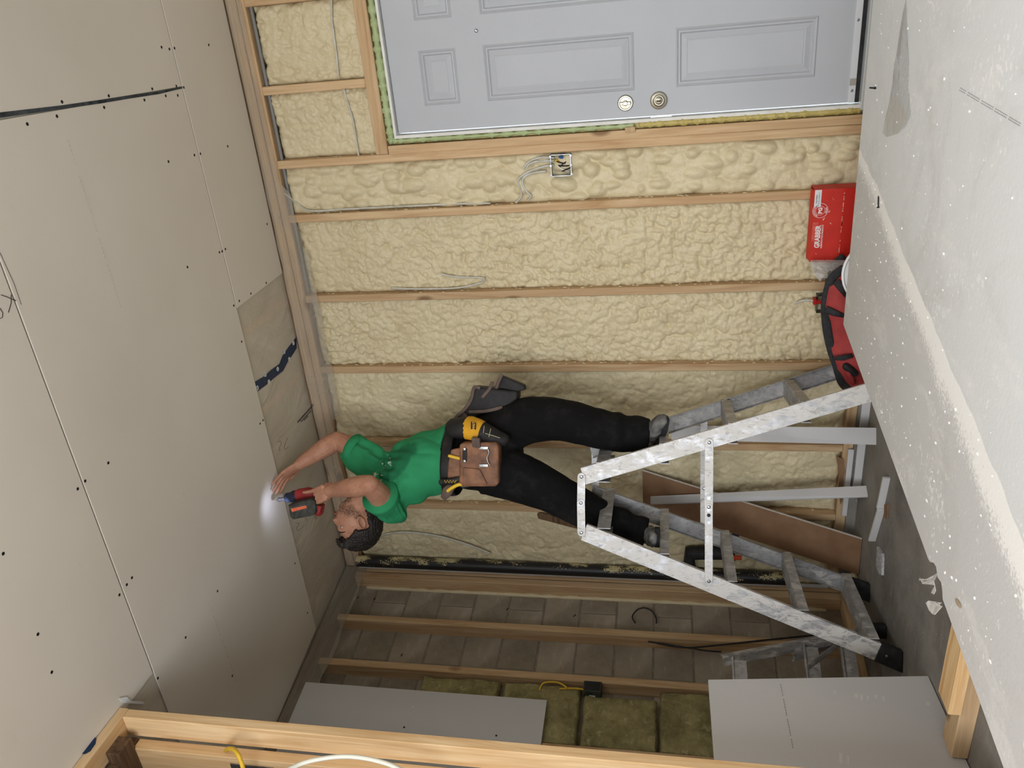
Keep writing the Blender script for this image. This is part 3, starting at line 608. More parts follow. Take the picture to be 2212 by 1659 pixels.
for k in range(18):
    dz = -.0136*k; j = random.uniform(-.006, .004) if k else 0; jy = random.uniform(-.012, 0) if k else 0
    pl = [(XS0+j+(.004 if k else 0), Y1+jy), (XS1+j, Y1+jy+.012), (XS1+j, Y0), (XS0+j+(.004 if k else 0), Y0)]
    if k == 0:
        pl = [(XS0, Y1), (XS1, Y1+.05), (XS1, Y0), (XS0, Y0), (XS0, 1.425), (XS0+.012, 1.435), (XS0+.022, 1.452), (XS0+.014, 1.478), (XS0+.026, 1.50), (XS0+.020, 1.522), (XS0+.004, 1.545), (XS0, 1.56)]
    m = MB(); m.prism([(x, y, ZS(y)+dz-.0127) for x, y in pl], (0, 0, .0127))
    nm = ['dusty grey drywall sheet on top of the floor stack, white dust streak across it']
    o = obj('drywall_sheet', m, DUSTY if k == 0 else DWG, None, bevel=.0008)
    tag(o, nm[0] if k == 0 else 'drywall sheet lying under the dusty top sheet of the floor stack', 'drywall sheet', None if k == 0 else 'lower sheets of the drywall floor stack')
    if k == 0: SHEET = o
def onstack(x, y): 
    n = Vector((0, .0676, 1)).normalized(); return atP(x, y, (0, 3.02, .2803), n)
def curl(p, ax, ln, wd, r, ang):
    ax = Vector(ax).normalized(); side = Vector((ax.y, -ax.x, 0)); vs = []; n = 10
    for i in range(n+1):
        a = ang*i/n; c = Vector(p)+side*(r*math.sin(a))+UZ*(r*(1-math.cos(a))); q = wd*(1+.15*math.sin(i*2.1)); vs += [c-ax*q*.5, c+ax*q*(.5+.06*math.sin(i*3.3))]
    return MB().add(vs, [(2*i, 2*i+1, 2*i+3, 2*i+2) for i in range(n)])
TORN = mat('torn_white_paper', lin(226, 226, 228), lin(190, 188, 186), 60, .8)
for k, pl in enumerate(([(1968, 1247), (1980, 1252), (1990, 1250), (2007, 1236), (2018, 1256), (2004, 1263), (1990, 1261), (1976, 1259)], [(2000, 1262), (2018, 1256), (2022, 1276), (2014, 1284), (2004, 1281)], [(1992, 1302), (2000, 1297), (2012, 1301), (2020, 1300), (2036, 1310), (2020, 1328), (2006, 1327), (1998, 1318)])):
    p = [onstack(x, y)-UZ*(.0 if x > 2015 else .012+.010*math.sin(x*.9+y)) for x, y in pl]; c_ = sum(p, Vector())/len(p)-UZ*.004
    n_ = len(p); vs = p+[c_]; me = MB().add(vs, [(i, (i+1) % n_, n_) for i in range(n_)]).mesh('torn_paper')
    o = obj('torn_paper', me, TORN, SHEET); md = o.modifiers.new('t', 'SOLIDIFY'); md.thickness = .0012
obj('dent', MB().ell(onstack(2070, 1303)+UZ*.0005, Vector((.006, .003, 0)), Vector((-.008, .020, -.0014)), (0, 0, .0012), 12, 6), mat('torn_core', lin(168, 152, 132), None, 1, .9), SHEET)
mb = MB()
for k in range(40):
    if k % 9 == 4: continue
    x = 2075+k*3.3; y = 190+k*1.95
    for dxy in (0, 5): mb.loft([onstack(x-dxy*.4, y+dxy)+UZ*.0003, onstack(x+1.7-dxy*.4, y+1.0+dxy)+UZ*.0003], .0008, n=4)
obj('edge_print', mb, mat('grey_edge_print', lin(150, 150, 150), None, 1, .9), SHEET)
# flakes of plaster on the sheet
mb = MB(); rs = random.Random(3)
for _ in range(330):
    y = rs.uniform(1.1, 2.98); x = rs.uniform(-1.15, .03); d = (x+.53)*.989-(y-2.953)*.152
    if d > 0 and rs.random() < .7: continue
    r = rs.uniform(.0012, .0042); mb.ell((x, y, ZS(y)+.001), (r, 0, 0), (0, r*rs.uniform(.7, 2), 0), (0, 0, r*.5), 6, 4)
o = obj('plaster_flakes', mb, mat('white_plaster_crumb', lin(244, 244, 242), None, 1, .9)); o['kind'] = 'stuff'; tag(o, 'white plaster crumbs scattered over the dusty sheet stack', 'plaster crumbs')
# a strip of clear film and two drywall screws left on it
pts = [onstack(x, y)+UZ*.002 for x, y in [(1958, -3), (1962, 80), (1964, 140), (1963, 190), (1968, 248), (1957, 272), (1935, 293), (1916, 297), (1910, 288), (1919, 240), (1926, 180), (1936, 120), (1949, 60), (1955, 10)]]
mb = MB(); c = sum(pts, Vector())/len(pts); vs = []
for k, q in enumerate((1, .66, .33)): vs += [c+(p-c)*q+UZ*(.004*k+.004*math.sin(i*1.7+k)) for i, p in enumerate(pts)]
n_ = len(pts); mb.add(vs, [(a*n_+i, a*n_+(i+1) % n_, (a+1)*n_+(i+1) % n_, (a+1)*n_+i) for a in (0, 1) for i in range(n_)]+[tuple(range(2*n_, 3*n_))])
t = NT('clear_adhesive_film'); tr = t.n('ShaderNodeBsdfTransparent'); mx = t.n('ShaderNodeMixShader'); t.fin(lin(196, 196, 194), .12, 0, .5); t.bump(t.noise(t.coord(), 18, 3, .6, 1), .6, .01); t.set(mx, 0, .45); t.t.links.new(tr.outputs[0], mx.inputs[1]); t.t.links.new(t.b.outputs[0], mx.inputs[2]); t.t.links.new(mx.outputs[0], t.o.inputs[0])
tag(obj('plastic_strip', mb, t.m, smooth=True), 'crumpled clear plastic strip lying on the dusty drywall stack', 'plastic strip')
def drywall_screw(a, b, label):
    a, b = Vector(a), Vector(b); d = (b-a).normalized(); th_ = thing('drywall_screw', label, 'screw', a); L_ = (b-a).length
    obj('screw_head', MB().lathe(a, d, [(.004, 0), (.0042, .0006), (.002, .004)], 12), DARKH, th_)
    pr = [(.0018, .003)]
    for i in range(9): h = .006+(L_-.01)*i/9; pr += [(.0016, h), (.0026, h+.0012), (.0016, h+.0024)]
    obj('screw_shank', MB().lathe(a, d, pr+[(.0002, L_)], 10), DARKH, th_)
drywall_screw(onstack(1900, 448)+UZ*.0042, onstack(1899, 422)+UZ*.002, 'black drywall screw lying on the stack below the red carton')
drywall_screw(onstack(1893, 190)+UZ*.0042, onstack(1886, 189)+UZ*.012, 'black drywall screw seen end-on, lying on the stack below the door')
# timbers that carry the stack
def timber(lo, hi, label, m=WLX):
    o = obj('timber', MB().box(lo, hi), m, None, bevel=.003); return tag(o, label, 'timber')
timber((-2.09, 1.967, .0535), (.02, 2.065, .094), 'pale lumber offcut jutting out from under the left edge of the drywall stack')
timber((-2.295, 1.982, 0), (-.1, 2.07, .053), 'lower timber on the floor under the pale lumber offcut', WX)
timber((-1.1, 2.93, 0), (.0, 3.01, .03), 'thin packer under the far edge of the drywall stack', WX)
timber((-1.1, .75, 0), (.0, .89, .18), 'timber packer under the near end of the drywall stack', WX)
# ---- loose and leaning drywall
def sheet(name, p0, p1, p2, p3, th, m, label, cat, edge=None):
    p = [Vector(q) for q in (p0, p1, p2, p3)]; n = (p[1]-p[0]).cross(p[3]-p[0]).normalized()
    if n.y > 0: n = -n
    o = obj(name, MB().prism([q-n*th for q in p], n*th), m, None, bevel=.0008); tag(o, label, cat); return o, n
b0 = atZ(2005, 1460, .004); b1 = atZ(2095, 1659, .004)
sp, sn = Vector((b0.x, b0.y, 0)), (b1-b0).normalized(); npl = Vector((sn.y, -sn.x, 0)).normalized()
if npl.x < 0: npl = -npl
lean = (npl*.06+UZ).normalized()   # leans a little to the room side onto the partition end
nL = sn.cross(lean).normalized(); nL = nL if nL.x > 0 else -nL
tL = atP(1530, 1468, b0, nL); tl = b0+lean*((tL-b0).dot(lean))
lo_, ln2 = None, None
m = MB().prism([b0, b0+sn*.56, tL+sn*.50, tL], -nL*.0127)
o = obj('drywall_offcut', m, DWG, None, bevel=.0008); tag(o, 'large grey drywall sheet standing on edge between the partition and left wall', 'drywall sheet')
mb = MB()
for k in range(26):
    if k % 8 == 5: continue
    x = 1686+k*1.05; y = 1478+k*5.4; a = atP(x, y, b0+nL*.0004, nL); b = atP(x+.6, y+3.0, b0+nL*.0004, nL); mb.loft([a, b], .0018, n=4)
obj('faint_print', mb, mat('grey_face_print', lin(160, 158, 152), None, 1, .9), o)
SMU = mat('chalky_smudge', lin(214, 213, 210), None, 1, .95)
for (x, y, w_, h_) in ((1846, 1497, 8, 12), (1858, 1499, 6, 14), (1872, 1502, 5, 10), (1888, 1500, 8, 9), (1906, 1503, 6, 12), (1802, 1490, 4, 12), (1812, 1625, 8, 26), (1830, 1632, 5, 22), (2000, 1515, 10, 10)):
    p = [atP(x+dx, y+dy, b0+nL*.0005, nL) for dx, dy in ((0, 0), (w_, 2), (w_*.8, h_), (w_*.1, h_*.8))]; obj('plaster_smudge', MB().prism(p, -nL*.0006), SMU, o)
# two white strips leaning on the back wall, and the brown-backed offcut behind them
def strip(foot_px, top_px, ytop, wdt, label, m=DWG, th=.0127):
    f0 = atZ(*foot_px[0], 0); f1 = atZ(*foot_px[1], 0); t0 = atY(*top_px[0], ytop); t1 = atY(*top_px[1], ytop)
    n = (f1-f0).cross(t0-f0).normalized(); n = n if n.y < 0 else -n
    o = obj('drywall_strip', MB().prism([f0, f1, t1, t0], -n*th), m, None, bevel=.0008); return tag(o, label, 'drywall strip')
strip(((1893, 924), (1893, 961)), ((1450, 919), (1450, 950)), 3.555, 0, 'broad grey drywall strip leaning on the back wall beside the ladder')
strip(((1871, 1049), (1875, 1072)), ((1405, 1072), (1405, 1088)), 3.535, 0, 'narrow grey drywall strip leaning in front of the brown-backed board')
f0 = atZ(1862, 1165, .003); f1 = atZ(1855, 1241, .003); t0 = atY(1388, 1017, 3.585); t1 = atY(1392, 1085, 3.585)
t1 = t0+(f1-f0)*((t1-t0).length/(f1-f0).length)*1.0
n = (f1-f0).cross(t0-f0).normalized(); n = n if n.y < 0 else -n
o = obj('drywall_offcut', MB().prism([f0, f1, t1, t0], -n*.0127), BRP, None); tag(o, 'long drywall offcut showing its brown paper back, leaning in the corner', 'drywall offcut')
obj('white_edge', MB().prism([f0+n*.0002, t0+n*.0002, t0-n*.0125, f0-n*.0125], (f0-f1).normalized()*.002), GYP, o)
# strips and crumbs on the floor
def floor_strip(pxs, h, label, m=DWG, th=.0127):
    p = [atZ(x, y, h) for x, y in pxs]; o = obj('floor_scrap', MB().prism(p, (0, 0, th)), m, None, bevel=.0008); return tag(o, label, 'drywall scrap')
def edge_strip(a, b, h, label, th=.0127, m=DWG, slope=None):
    a = atZ(*a, 0); b = atZ(*b, 0); d = (b-a).normalized(); n = Vector((-d.y, d.x, 0)); o = obj('floor_scrap', MB().prism([a, b, b+UZ*h, a+UZ*h], n*th), m, None, bevel=.0008); return tag(o, label, 'drywall scrap')
def wall_strip(p0, p1, y, z0, z1, label):
    xa, xb = sorted((atY(*p0, y).x, atY(*p1, y).x)); return tag(obj('floor_scrap', MB().prism([(xa, y, z0), (xb, y, z0), (xb, y+.003, z1), (xa, y+.005, z1-.004)], (0, .0127, 0)), DWG, None, bevel=.0008), label, 'drywall scrap')
wall_strip((1856, 850), (1838, 1062), 3.56, 0, .038, 'long white drywall strip standing along the foot of the back wall')
wall_strip((1833, 972), (1824, 1115), 3.580, .0455, .072, 'shorter white strip lying on the curb behind the long one at the wall foot')
edge_strip((1922, 1030), (1908, 1095), .03, 'white drywall sliver on the floor by the stack, nearer half')
edge_strip((1910, 1098), (1890, 1165), .03, 'white drywall sliver on the floor, running on from the sliver by the stack')
floor_strip([(1912, 1090), (1920, 1088), (1919, 1120), (1911, 1118)], .001, 'brown torn scrap of drywall paper on the floor between the slivers', BRP, .004)
floor_strip([(1900, 1180), (1911, 1196), (1910, 1243), (1904, 1240), (1898, 1222)], .001, 'small grey packet lying on the concrete floor past the slivers', mat('printed_packet', lin(150, 150, 158), lin(206, 206, 210), 60, .6), .012)
floor_strip([(1826, 1290), (1842, 1286), (1866, 1358), (1850, 1362)], .001, 'white scrap of film on the floor below the corner studs', WHITE, .006)
floor_strip([(1838, 1108), (1845, 1118), (1840, 1126), (1830, 1122)], .001, 'brown splinter of paper at the wall foot beside the brown-backed board', BRP, .006)
def lump(px, r, label, m=FOAM, seed=0):
    p = atZ(px[0], px[1], 0); mb = MB(); rs = random.Random(seed)
    for _ in range(5): q = Vector((rs.uniform(-1, 1), rs.uniform(-1, 1), 0))*r*.5; mb.ell(p+q+UZ*r*.6, (r*.6, 0, 0), (0, r*.55, 0), (0, 0, r*.6), 10, 7)
    me = union(mb, r/7, 2); displace(me, lambda c, n: .12*r*np.sin(c[:, 0]*300+seed)*np.sin(c[:, 2]*260)*np.sin(c[:, 1]*280)); tag(obj('foam_chunk', me, m, None, smooth=True), label, 'foam chunk')
lump((1852, 1247), .028, 'pale foam chunk at the low corner of the brown-backed board', FOAM, 1)
lump((1846, 1098), .02, 'small foam chunk at the wall foot by the brown paper splinter', FOAM, 2)
lump((1850, 1428), .035, 'foam chunk behind the step stool at the left wall', FOAM, 3)
# ---- carton of screws: printed red box
RED = mat('red_printed_card', lin(208, 52, 40), lin(196, 44, 34), 14, .55); WINK = mat('white_print', lin(240, 232, 230), None, 1, .6)
q0, q1 = atY(1757, 413, 3.49), atY(1759, 566, 3.49)
bx1, bx0 = q0.x+.006, q1.x; bz = q0.z-.006; byF, byB = 3.49, 3.585
car = thing('screw_carton', 'red carton with white lettering standing behind the drywall stack', 'carton', ((bx0+bx1)/2, 3.54, 0))
BTH = .003; BH0 = .012
m = MB().box((bx0, byF, BH0), (bx1, byF+BTH, bz)).box((bx0, byB-BTH, BH0), (bx1, byB, bz)).box((bx0, byF+BTH, BH0), (bx0+BTH, byB-BTH, bz)).box((bx1-BTH, byF+BTH, BH0), (bx1, byB-BTH, bz)).box((bx0, byF, BH0), (bx1, byB, BH0+.004))
obj('box_walls', m, RED, car, bevel=.0008)
obj('top_flap', MB().obox(((bx0+bx1)/2, byF+.024, bz+.002), ((bx1-bx0)/2-.004, 0, 0), (0, .022, .003), (0, 0, .0012)), RED, car)
obj('top_flap', MB().obox(((bx0+bx1)/2, byB-.024, bz+.003), ((bx1-bx0)/2-.004, 0, 0), (0, .022, -.003), (0, 0, .0012)), RED, car)
obj('front_ridge', MB().box((bx0, byF-.0035, BH0), (bx1, byF-.0005, .222)), mat('deep_red_card', lin(196, 34, 20), None, 1, .55), car, bevel=.0008)
SCU = mat('worn_card_edge', lin(226, 176, 166), None, 1, .8); rs = random.Random(9); mb = MB()
for k in range(22):
    x = rs.uniform(bx0+.01, bx1-.01); mb.box((x, byF-.0042, .2205), (x+rs.uniform(.004, .02), byF-.003, .2225+rs.uniform(0, .002)))
o = obj('worn_edge', mb, SCU, car); o['kind'] = 'stuff'
for k in range(9):
    x = rs.uniform(bx0+.005, bx1-.05); z = rs.uniform(.25, bz-.01); obj('scuff', MB().prism([(x, byF-.0006, z), (x+rs.uniform(.006, .02), byF-.0006, z+rs.uniform(-.01, .01)), (x+.008, byF-.0006, z+.003)], (0, .001, 0)), SCU, car)
obj('address_label', MB().box((bx1-.074, byF-.0012, bz-.028), (bx1-.002, byF-.0002, bz-.001)), mat('paper_label', lin(226, 226, 230), None, 1, .6), car)
obj('clear_tape', MB().box((bx0+.09, byF-.001, bz-.024), (bx0+.175, byF-.0002, bz-.001)), mat('glossy_tape', lin(216, 110, 100), lin(206, 64, 52), 40, .12), car)
def text_mesh(body, size, bold=0.0, align='CENTER'):
    cu = bpy.data.curves.new('t', 'FONT'); cu.body = body; cu.size = size; cu.align_x = align; cu.offset = bold; cu.extrude = .0004; cu.resolution_u = 2
    o = bpy.data.objects.new('t', cu); COL.objects.link(o); dg = bpy.context.evaluated_depsgraph_get(); dg.update(); me = bpy.data.meshes.new_from_object(o.evaluated_get(dg)); bpy.data.objects.remove(o, do_unlink=True)
    return me
def place_text(body, size, c, right, up, m, par, name='lettering', bold=0.0, sx=1.0):
    me = text_mesh(body, size, bold); r = Vector(right).normalized(); u = Vector(up).normalized(); n = r.cross(u)
    me.transform(Matrix(((r.x*sx, u.x, n.x, c[0]), (r.y*sx, u.y, n.y, c[1]), (r.z*sx, u.z, n.z, c[2]), (0, 0, 0, 1)))); return obj(name, me, m, par)
fx = Vector((1, 0, 0))
gx = (atY(1790, 538, 3.49).x+atY(1790, 483, 3.49).x)/2
place_text('GRABBER', .029, (gx, byF-.0008, .305), fx, UZ, WINK, car, bold=.0011, sx=.80)
place_text('CONSTRUCTION PRODUCTS', .0092, (gx, byF-.0008, .2935), fx, UZ, WINK, car, bold=.0002, sx=.84)
lc = atY(1791, 454, 3.49); lc = Vector((lc.x, byF-.0008, .312))
mb = MB(); 
for r0, r1 in ((.0315, .0300), (.0195, .0184)):
    N = 40; vs = []
    for k in range(N): a = 2*math.pi*k/N; vs += [lc+Vector((math.cos(a)*r0, 0, math.sin(a)*r0)), lc+Vector((math.cos(a)*r1, 0, math.sin(a)*r1))]
    mb.add(vs, [(2*k, 2*k+1, (2*k+3) % (2*N), (2*k+2) % (2*N)) for k in range(N)])
obj('round_emblem', mb, WINK, car)
place_text('PG', .021, (lc.x, byF-.0010, lc.z-.0072), fx, UZ, WINK, car, bold=.0011)
for word, mid, sgn in (('PROFESSIONAL', math.pi/2, -1), ('GRADE', -math.pi/2, 1)):
    n_ = len(word); st_ = .205
    for i, ch in enumerate(word):
        a = mid+sgn*(i-(n_-1)/2)*st_; rr = .0222 if sgn < 0 else .0280
        up_ = Vector((math.cos(a), 0, math.sin(a)))*(1 if sgn < 0 else -1); rt_ = Vector((up_.z, 0, -up_.x))
        place_text(ch, .0078, lc+Vector((math.cos(a), 0, math.sin(a)))*rr, rt_, up_, WINK, car, bold=.0002)
place_text('PO# B44845', .0072, (bx1-.040, byF-.0016, bz-.0120), fx, UZ, DARKH, car)
place_text('LOT NO. 14320088 11A', .0050, (bx1-.038, byF-.0016, bz-.0205), fx, UZ, DARKH, car)

# odds and ends low in the corner
tag(obj('wood_scrap', MB().prism([atY(x, y, 3.58) for x, y in [(1160, 1112), (1168, 1109), (1262, 1134), (1262, 1147), (1163, 1121)]], (0, .015, 0)), WDK, None, bevel=.002), 'dark brown wood scrap nailed across the foam behind the man\'s right leg', 'wood scrap')
me = curl(atY(1800, 965, 3.56), (0, 0, 1), .10, .09, .05, 2.6).mesh('paper_scrap'); o = tag(obj('paper_scrap', me, BRP, None, smooth=True), 'crumpled brown paper at the wall foot beside the broad leaning strip', 'paper scrap'); md = o.modifiers.new('t', 'SOLIDIFY'); md.thickness = .001
pts = [atY(x, y, 3.588) for x, y in [(1806, 985), (1822, 992), (1826, 1020), (1820, 1040), (1824, 1070), (1816, 1090), (1810, 1060), (1814, 1030)]]
tag(obj('paper_scrap', MB().prism(pts, (0, .003, 0)), BRP, None), 'torn brown paper strip hanging along the bottom plate in the corner bay', 'paper scrap')
bc_ = atY(1590, 1149, 3.55); tag(obj('bottle_cap', MB().lathe(bc_, (-.3, -.9, .2), [(.018, 0), (.020, .004), (.020, .022), (.016, .026)], 14), mat('blue_cap_plastic', lin(34, 44, 96), None, 1, .4), None, smooth='auto'), 'small dark blue cap behind the ladder, above the brown-backed board', 'cap')
# ------------------------------------------------------------------ pipes, cables, boxes
PIPE = tag(obj('drain_pipe', MB().loft([(-2.876, 3.575, z) for z in (.30, 1.0, 1.8, 2.79)], .036, n=20), ABS, None, smooth='auto'), 'black plastic drain pipe with foam overspray running up the back corner', 'pipe')
tag(obj('water_pipe', MB().loft([(-2.925, 3.585, z) for z in (.1, 1.0, 1.9, 2.79)], .011, n=12), mat('grey_white_pipe', lin(190, 190, 190), None, 1, .4), None, smooth='auto'), 'thin grey-white water pipe in the corner beside the black drain pipe', 'pipe')
ep = thing('drain_fitting', 'short black drain pipe lying across the low corner behind the ladder', 'pipe', (-2.6, 3.55, .6))
a = atY(1490, 1195, 3.56); b = atY(1566, 1193, 3.56)
obj('pipe_body', MB().loft([(-2.85, 3.56, a.z), a, b], .040, n=18), BLACK, ep, smooth='auto'); obj('pipe_collar', MB().loft([b-Vector((0, 0, 0)), b+(b-a).normalized()*.05], .047, n=18), BLACK, ep, smooth='auto')
def cable(pts, r, m, label, cat='cable', name='cable'):
    return tag(obj(name, MB().bez(pts, r, 7), m, None, smooth=True), label, cat)
YF = 3.63
def wallpts(px, Y): return [atY(x, y, Y) for x, y in px]
cable(wallpts([(716, -5), (717, 40), (721, 75), (727, 120), (731, 165)], YF-.01), .005, CABLEG, 'white cable over the foam above the door, upper bay')
cable(wallpts([(742, 190), (752, 225), (763, 262), (769, 300), (775, 338)], YF-.01), .005, CABLEG, 'white cable over the foam in the bay left of the door head')
cable(wallpts([(1197, 341), (1170, 340), (1148, 346), (1136, 356), (1130, 366)], YF-.02), .0056, CABLEG, 'white cable curving out of the steel box, closest to the door stud')
cable(wallpts([(1197, 347), (1172, 348), (1155, 350), (1142, 356), (1138, 362)], YF-.025), .0056, CABLEG, 'second white cable leaving the steel box beside the one by the stud')
cable(wallpts([(1196, 356), (1170, 361), (1140, 372), (1120, 388), (1124, 408), (1126, 424), (1114, 438)], YF-.02), .0056, CABLEG, 'white cable looping from the steel box down to the next stud')
cable(wallpts([(1180, 370), (1150, 374), (1131, 384), (1130, 400), (1140, 416), (1147, 424), (1139, 434)], YF-.02), .0056, CABLEG, 'innermost white cable loop left of the steel box')
cable(wallpts([(610, 414), (636, 434), (670, 455), (740, 452), (840, 447), (1000, 440), (1060, 439)], YF-.012), .005, CABLEG, 'grey cable running along the stud below the steel box bay')
cable(wallpts([(845, 622), (900, 624), (985, 622), (1035, 612), (1046, 604), (1038, 600), (985, 598), (955, 592)], YF-.012), .005, CABLEG, 'pale cable making a hairpin on the foam in the third bay')
cable(wallpts([(806, 1172), (830, 1155), (880, 1150), (950, 1159), (1020, 1180), (1060, 1196)], 3.60), .0068, CABLEG, 'grey-green tube arching over the foam behind the man\'s head')
cable([L(Lpx(x, y, -.06)[0], -.06, Lpx(x, y, -.06)[1]) for x, y in [(1372, 1346), (1366, 1332), (1376, 1318), (1392, 1313), (1408, 1320), (1417, 1334), (1418, 1346)]], .004, BLACK, 'small black cable loop standing out from the block wall')
cable([L(Lpx(x, y, .01)[0], .01, Lpx(x, y, .01)[1]) for x, y in [(1400, 1386), (1440, 1392), (1490, 1400), (1530, 1406), (1558, 1408)]], .0045, BLACK, 'black cable end hanging off the block wall stud')
cable([L(Lpx(x, y, .012)[0], .012, Lpx(x, y, .012)[1]) for x, y in [(1420, 1390), (1480, 1399), (1560, 1393), (1650, 1383), (1760, 1372), (1840, 1364)]], .0045, BLACK, 'long black cable running down across the left wall studs to the floor')
tw = cable([atY(488, 1621, 1.675), atY(494, 1617, 1.645), atY(505, 1619, 1.62), atY(514, 1629, 1.60), atY(520, 1643, 1.59), atY(526, 1662, 1.58), atY(534, 1700, 1.58)], .0075, YEL, 'yellow cable coming out of the hole in the pale stud')
cable([atX(585, 1700, -2.15)]+[atX(x, y, -2.06) for x, y in [(610, 1672), (650, 1650), (700, 1638), (750, 1634), (800, 1640), (850, 1655), (890, 1680)]]+[atX(930, 1720, -2.15)], .0075, WCAB, 'white cable arching in front of the pale partition stud')
# steel outlet box with its wires
def gang_box(lo, hi, label, m, name='outlet_box'):
    lo, hi = Vector(lo), Vector(hi); th_ = thing(name, label, 'junction box', (lo+hi)/2); t = .002
    mb = MB().box((lo.x, lo.y, lo.z), (lo.x+t, hi.y, hi.z)).box((hi.x-t, lo.y, lo.z), (hi.x, hi.y, hi.z)).box((lo.x, lo.y, lo.z), (hi.x, hi.y, lo.z+t)).box((lo.x, lo.y, hi.z-t), (hi.x, hi.y, hi.z)).box((lo.x, hi.y-t, lo.z), (hi.x, hi.y, hi.z))
    obj('box_shell', mb, m, th_); return th_
gb = gang_box((-.662, 3.592, 1.374), (-.566, 3.66, 1.466), 'steel outlet box full of wires beside the door stud', CHROME)
for i, (x0, z0, x1, z1) in enumerate([(-.585, 1.45, -.61, 1.40), (-.60, 1.45, -.645, 1.39), (-.615, 1.44, -.62, 1.385), (-.64, 1.43, -.60, 1.395), (-.65, 1.42, -.63, 1.38)]):
    obj('wire', MB().bez([(x0, 3.645, z0), ((x0+x1)/2, 3.602, (z0+z1)/2+.012), (x1, 3.612, z1), (x1+.01, 3.645, z1-.008)], .003, 6, 5), BLACK if i != 1 else WCAB, gb, smooth=True)
obj('wire_nut', MB().lathe((-.592, 3.61, 1.443), (-.6, -.2, -.7), [(.007, 0), (.006, .012), (.003, .02)], 10), YEL, gb); obj('wire_nut', MB().lathe((-.582, 3.612, 1.412), (.1, -.4, .7), [(.007, 0), (.006, .012), (.003, .02)], 10), mat('blue_wire_nut', lin(50, 90, 150), None, 1, .5), gb)
for z in (1.374, 1.466):
    for x in (-.655, -.614, -.573): obj('box_ear', MB().box((x-.004, 3.590, z-.004), (x+.004, 3.594, z+.004)), STEEL, gb)
jb = gang_box((-1.345, 3.585, .205), (-1.262, 3.66, .276), 'dark steel floor-level outlet box with a red clamp behind the red tool bag', mat('dark_shiny_steel', lin(70, 72, 76), lin(40, 42, 44), 30, .25, .8))
obj('cable_clamp', MB().box((-1.305, 3.582, .277), (-1.278, 3.62, .292)).box((-1.300, 3.580, .20), (-1.283, 3.5845, .277)), mat('red_clamp', lin(180, 30, 30), None, 1, .4), jb, bevel=.002)
cable([(-1.29, 3.60, .29), (-1.288, 3.605, .315), (-1.295, 3.615, .34), (-1.315, 3.635, .365)], .0055, CABLEG, 'short grey cable coming out of the red clamp into the foam')
# black box on the left wall stud, yellow wires
tb0, zb0 = Lpx(1262, 1470); tb1, zb1 = Lpx(1298, 1502)
pb = thing('device_box', 'dark green plastic outlet box nailed to the left wall stud', 'junction box', L(tb0, 0, 1.3))
GB = mat('dark_green_plastic', lin(66, 74, 62), lin(50, 58, 48), 30, .5)
obj('box_shell', lbox(TS[1]+.0405, TS[1]+.10, -.07, .012, zb1, zb0), GB, pb, bevel=.002); obj('open_front', lbox(TS[1]+.045, TS[1]+.095, .0122, .013, zb1+.006, zb0-.006), BLACK, pb)
obj('sticker', lbox(TS[1]+.1002, TS[1]+.1008, -.05, -.02, zb1+.03, zb1+.06), WHITE, pb); 
for i, dz in enumerate((.0, .014)):
    cable([L(TS[1]+.07, -.02, zb0-.002+dz*0), L(TS[1]+.075, -.01, zb0+.05+dz), L(TS[1]+.09, .0, zb0+.12+dz)] if i == 0 else [L(TS[1]+.10, -.01, zb0+.22), L(TS[1]+.07, .01, zb0+.20), L(TS[1]+.06, .008, zb0+.13), L(TS[1]+.085, .004, zb0+.08)], .0042, YEL, ['yellow cable rising from the dark green outlet box', 'yellow cable loop on the mineral wool above the dark green box'][i])
# ---- mineral wool batts
def batt(t0, t1, z0, z1, label, seed):
    n1, n2, n3 = 36, max(8, int((z1-z0)/.009)), 3; vs = []; fs = []
    ts = np.linspace(t0, t1, n1); zs = np.linspace(z0, z1, n2); T, Z = np.meshgrid(ts, zs)
    d = -.022+.030*(fbm(T*14+seed, Z*9, seed, 4)-.5)+.018*(bub(T*11+seed, Z*6+seed, seed)-.6)
    e = np.minimum(np.minimum(T-t0, t1-T), np.minimum(Z-z0, z1-Z)); d = d-.022*np.exp(-e/.006)+.012*(fbm(T*40+seed, Z*30, seed+3, 4)-.5)
    T = T+.012*(fbm(Z*12+seed, Z*0+seed, seed+1, 3)-.5); Zj = Z+.018*(fbm(T*16+seed, Z*2, seed+2, 3)-.5)
    front = [L(a, b, c) for a, b, c in zip(T.ravel(), d.ravel(), Zj.ravel())]; back = [L(a, -.084, c) for a, c in zip(T.ravel(), Zj.ravel())]
    N = n1*n2; I = lambda j, i: j*n1+i
    for j in range(n2-1):
        for i in range(n1-1): fs += [(I(j, i), I(j, i+1), I(j+1, i+1), I(j+1, i)), (N+I(j, i), N+I(j+1, i), N+I(j+1, i+1), N+I(j, i+1))]
    for j in range(n2-1): fs += [(I(j, 0), I(j+1, 0), N+I(j+1, 0), N+I(j, 0)), (I(j+1, n1-1), I(j, n1-1), N+I(j, n1-1), N+I(j+1, n1-1))]
    for i in range(n1-1): fs += [(I(0, i+1), I(0, i), N+I(0, i), N+I(0, i+1)), (I(n2-1, i), I(n2-1, i+1), N+I(n2-1, i+1), N+I(n2-1, i))]
    tag(obj('insulation_batt', MB().add(front+back, fs), WOOL, None, smooth='auto'), label, 'insulation batt', 'mineral wool batts between the left wall studs')
t0_, t1_ = TS[1]+.043, TS[2]-.004
batt(t0_+.004, t1_, 1.80, 2.215, 'topmost green-brown wool batt, mostly hidden by the hung drywall', 1)
batt(t0_+.008, t1_, 1.385, 1.775, 'ragged wool batt beside the corner of the hung drywall', 2)
batt(t0_+.052, t1_, 1.005, 1.365, 'flat wool batt below the dark green outlet box, gap along its stud side', 3)
